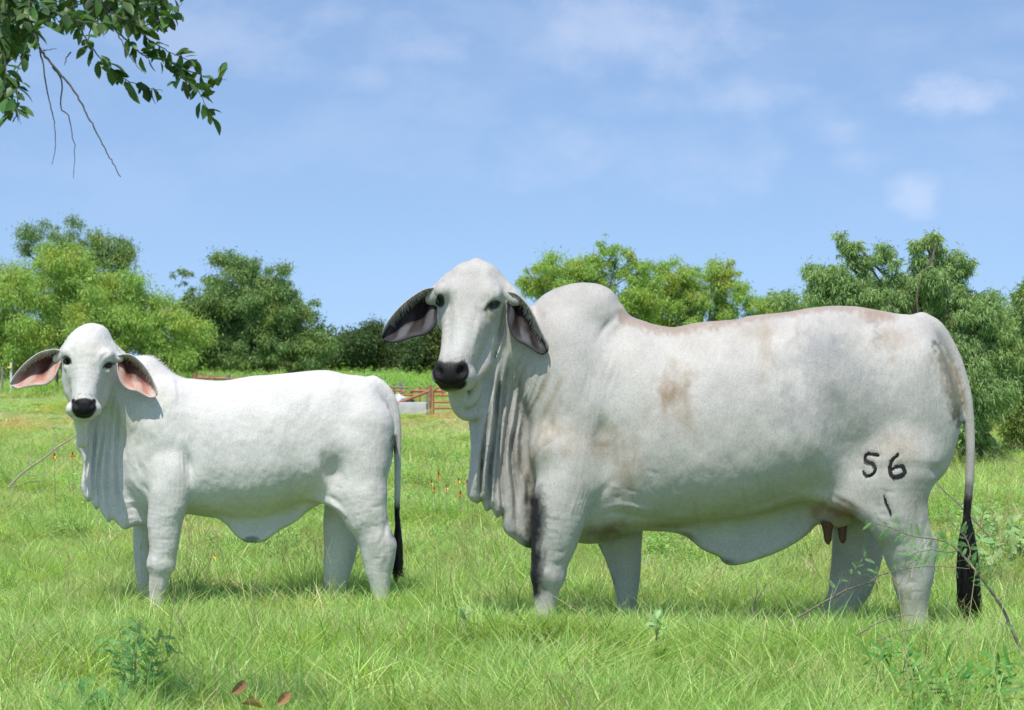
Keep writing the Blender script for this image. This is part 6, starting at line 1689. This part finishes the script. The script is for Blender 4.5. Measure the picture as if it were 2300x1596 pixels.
for i, (u, v, Y, lab) in enumerate(((2215, 1260, 10.0, "pale broad leaved weed right of the tail, lower of the clump"), (2250, 1215, 11.2, "pale broad leaved weed right of the tail, upper of the clump"), (2290, 1240, 10.5, "pale broad leaved weed cut by the right edge of the frame"), (2195, 1185, 12.2, "pale broad leaved weed just behind the cow's tail"))):
    bush("pale_weed", lab, "plant", Y, (u, v + 45), [(u - 40, v - 20), (u - 15, v - 45), (u + 15, v - 48), (u + 42, v - 22), (u, v - 20)], 70 + i, broad, per=9, scale=1.1, r=0.003, group="pale broad leaved weeds at the right")
for i, (u, v, Y, sc_, lab) in enumerate(((1088, 1215, 13.0, 1.25, "small pale two leaved seedling between the calf's tail and the cow"), (1474, 1410, 6.8, 1.15, "pale leaved seedling in the grass below the cow's belly"), (1040, 1395, 6.8, 0.9, "wilted pale weed lying in the grass before the cow's fore foot"))):
    bush("pale_seedling", lab, "plant", Y, (u, v + 30), [(u - 8, v - 12), (u + 8, v - 12), (u, v - 20)], 80 + i, broad, per=3, scale=sc_ * 0.75, r=0.0018)
# flowers on thin stalks: dark cone with drooping yellow and rust petals
PET = simple_mat("rust_petal", (0.50, 0.16, 0.02), rough=0.6); PETY = simple_mat("yellow_petal", (0.80, 0.52, 0.04), rough=0.6); CONE = simple_mat("flower_cone", (0.10, 0.055, 0.03), rough=0.9)
def flower(u, v, Y, label, yellow):
    p = place(u, v, Y); gz = float(ground_z(p.x, Y)); root = empty("coneflower", (p.x, Y, gz), label, "flower", "small rust and yellow coneflowers in the field")
    V, Q = tube_mesh([(np.array([[p.x + .02, Y, gz], [p.x + .005, Y, (gz + p.z) / 2], [p.x, Y, p.z]]), 0.0022, 0.0016)], 5); link_mesh("stem", np_mesh("stem", V, quads=Q), STEM_G, root)
    V, Q = tube_mesh([(np.array([[p.x, Y, p.z - .002], [p.x, Y, p.z + .006], [p.x, Y, p.z + .016], [p.x, Y, p.z + .022]]), 0.0075, 0.004)], 8); link_mesh("cone", np_mesh("cone", V, quads=Q), CONE, root)
    for i in range(6):
        a = i * math.pi / 3; d = np.array([math.cos(a), math.sin(a), 0]); s = np.array([-math.sin(a), math.cos(a), 0]) * 0.006
        q0 = np.array([p.x, Y, p.z]) + d * 0.006; q1 = q0 + d * .012 - np.array([0, 0, .006]); q2 = q1 + d * .004 - np.array([0, 0, .012])
        V = np.array([q0 - s * .5, q0 + s * .5, q1 + s, q2 + s * .7, q2 - s * .7, q1 - s]); link_mesh("petal", np_mesh("petal", V, quads=np.array([[0, 1, 2, 5], [5, 2, 3, 4]])), PETY if (yellow and i % 2) else PET, root)
for i, (u, v, yl, lab) in enumerate(((985, 1067, 0, "topmost rust coloured flower left of the cow's dewlap"), (969, 1085, 1, "leftmost yellow rimmed flower beside the calf's tail"), (1030, 1080, 1, "bright flower midway between calf's tail and dewlap"), (1049, 1085, 0, "flower touching the front edge of the cow's dewlap"),
                                     (1003, 1096, 1, "small flower just below its neighbours between calf and cow"), (975, 1100, 0, "lowest dark flower near the calf's tail"), (1034, 1110, 0, "faint flower below the pair by the dewlap"), (122, 1025, 1, "yellow flower left of the calf's dewlap"), (163, 1022, 0, "rust flower nearest the calf's dewlap"), (480, 1250, 1, "single flower in the grass under the calf's belly"))):
    flower(u, v, 10.6 if u == 480 else 13.5 + (i % 3) * 0.8, lab, yl)
# fallen leaves
dl = [leaf_mesh("leaf_blade", 0.056, 0.014, 0.45, 0.7, DLEAF, n=8, seed=90 + i, lobed=0.1) for i in range(3)]
for i, (u, v, rz, tlt, lab) in enumerate(((520, 1558, 0.5, 0.5, "curled tan dead leaf standing in the bottom grass, left of the others"), (575, 1578, 1.9, -0.3, "dark brown curled dead leaf, middle of three at the bottom"), (618, 1584, 0.3, 0.6, "orange brown dead leaf, right of three at the bottom"), (590, 1592, 2.6, 0.2, "pale dead leaf low at the bottom edge under the brown ones"))):
    Y = 5.35; p = place(u, v, Y)
    o = bpy.data.objects.new("dead_leaf", dl[i % 3]); COL.objects.link(o); o.location = p; o.rotation_euler = (0.9 + tlt, -0.5 * tlt - 0.3, rz); tag(o, lab, "leaf", "dead leaves in the bottom grass")
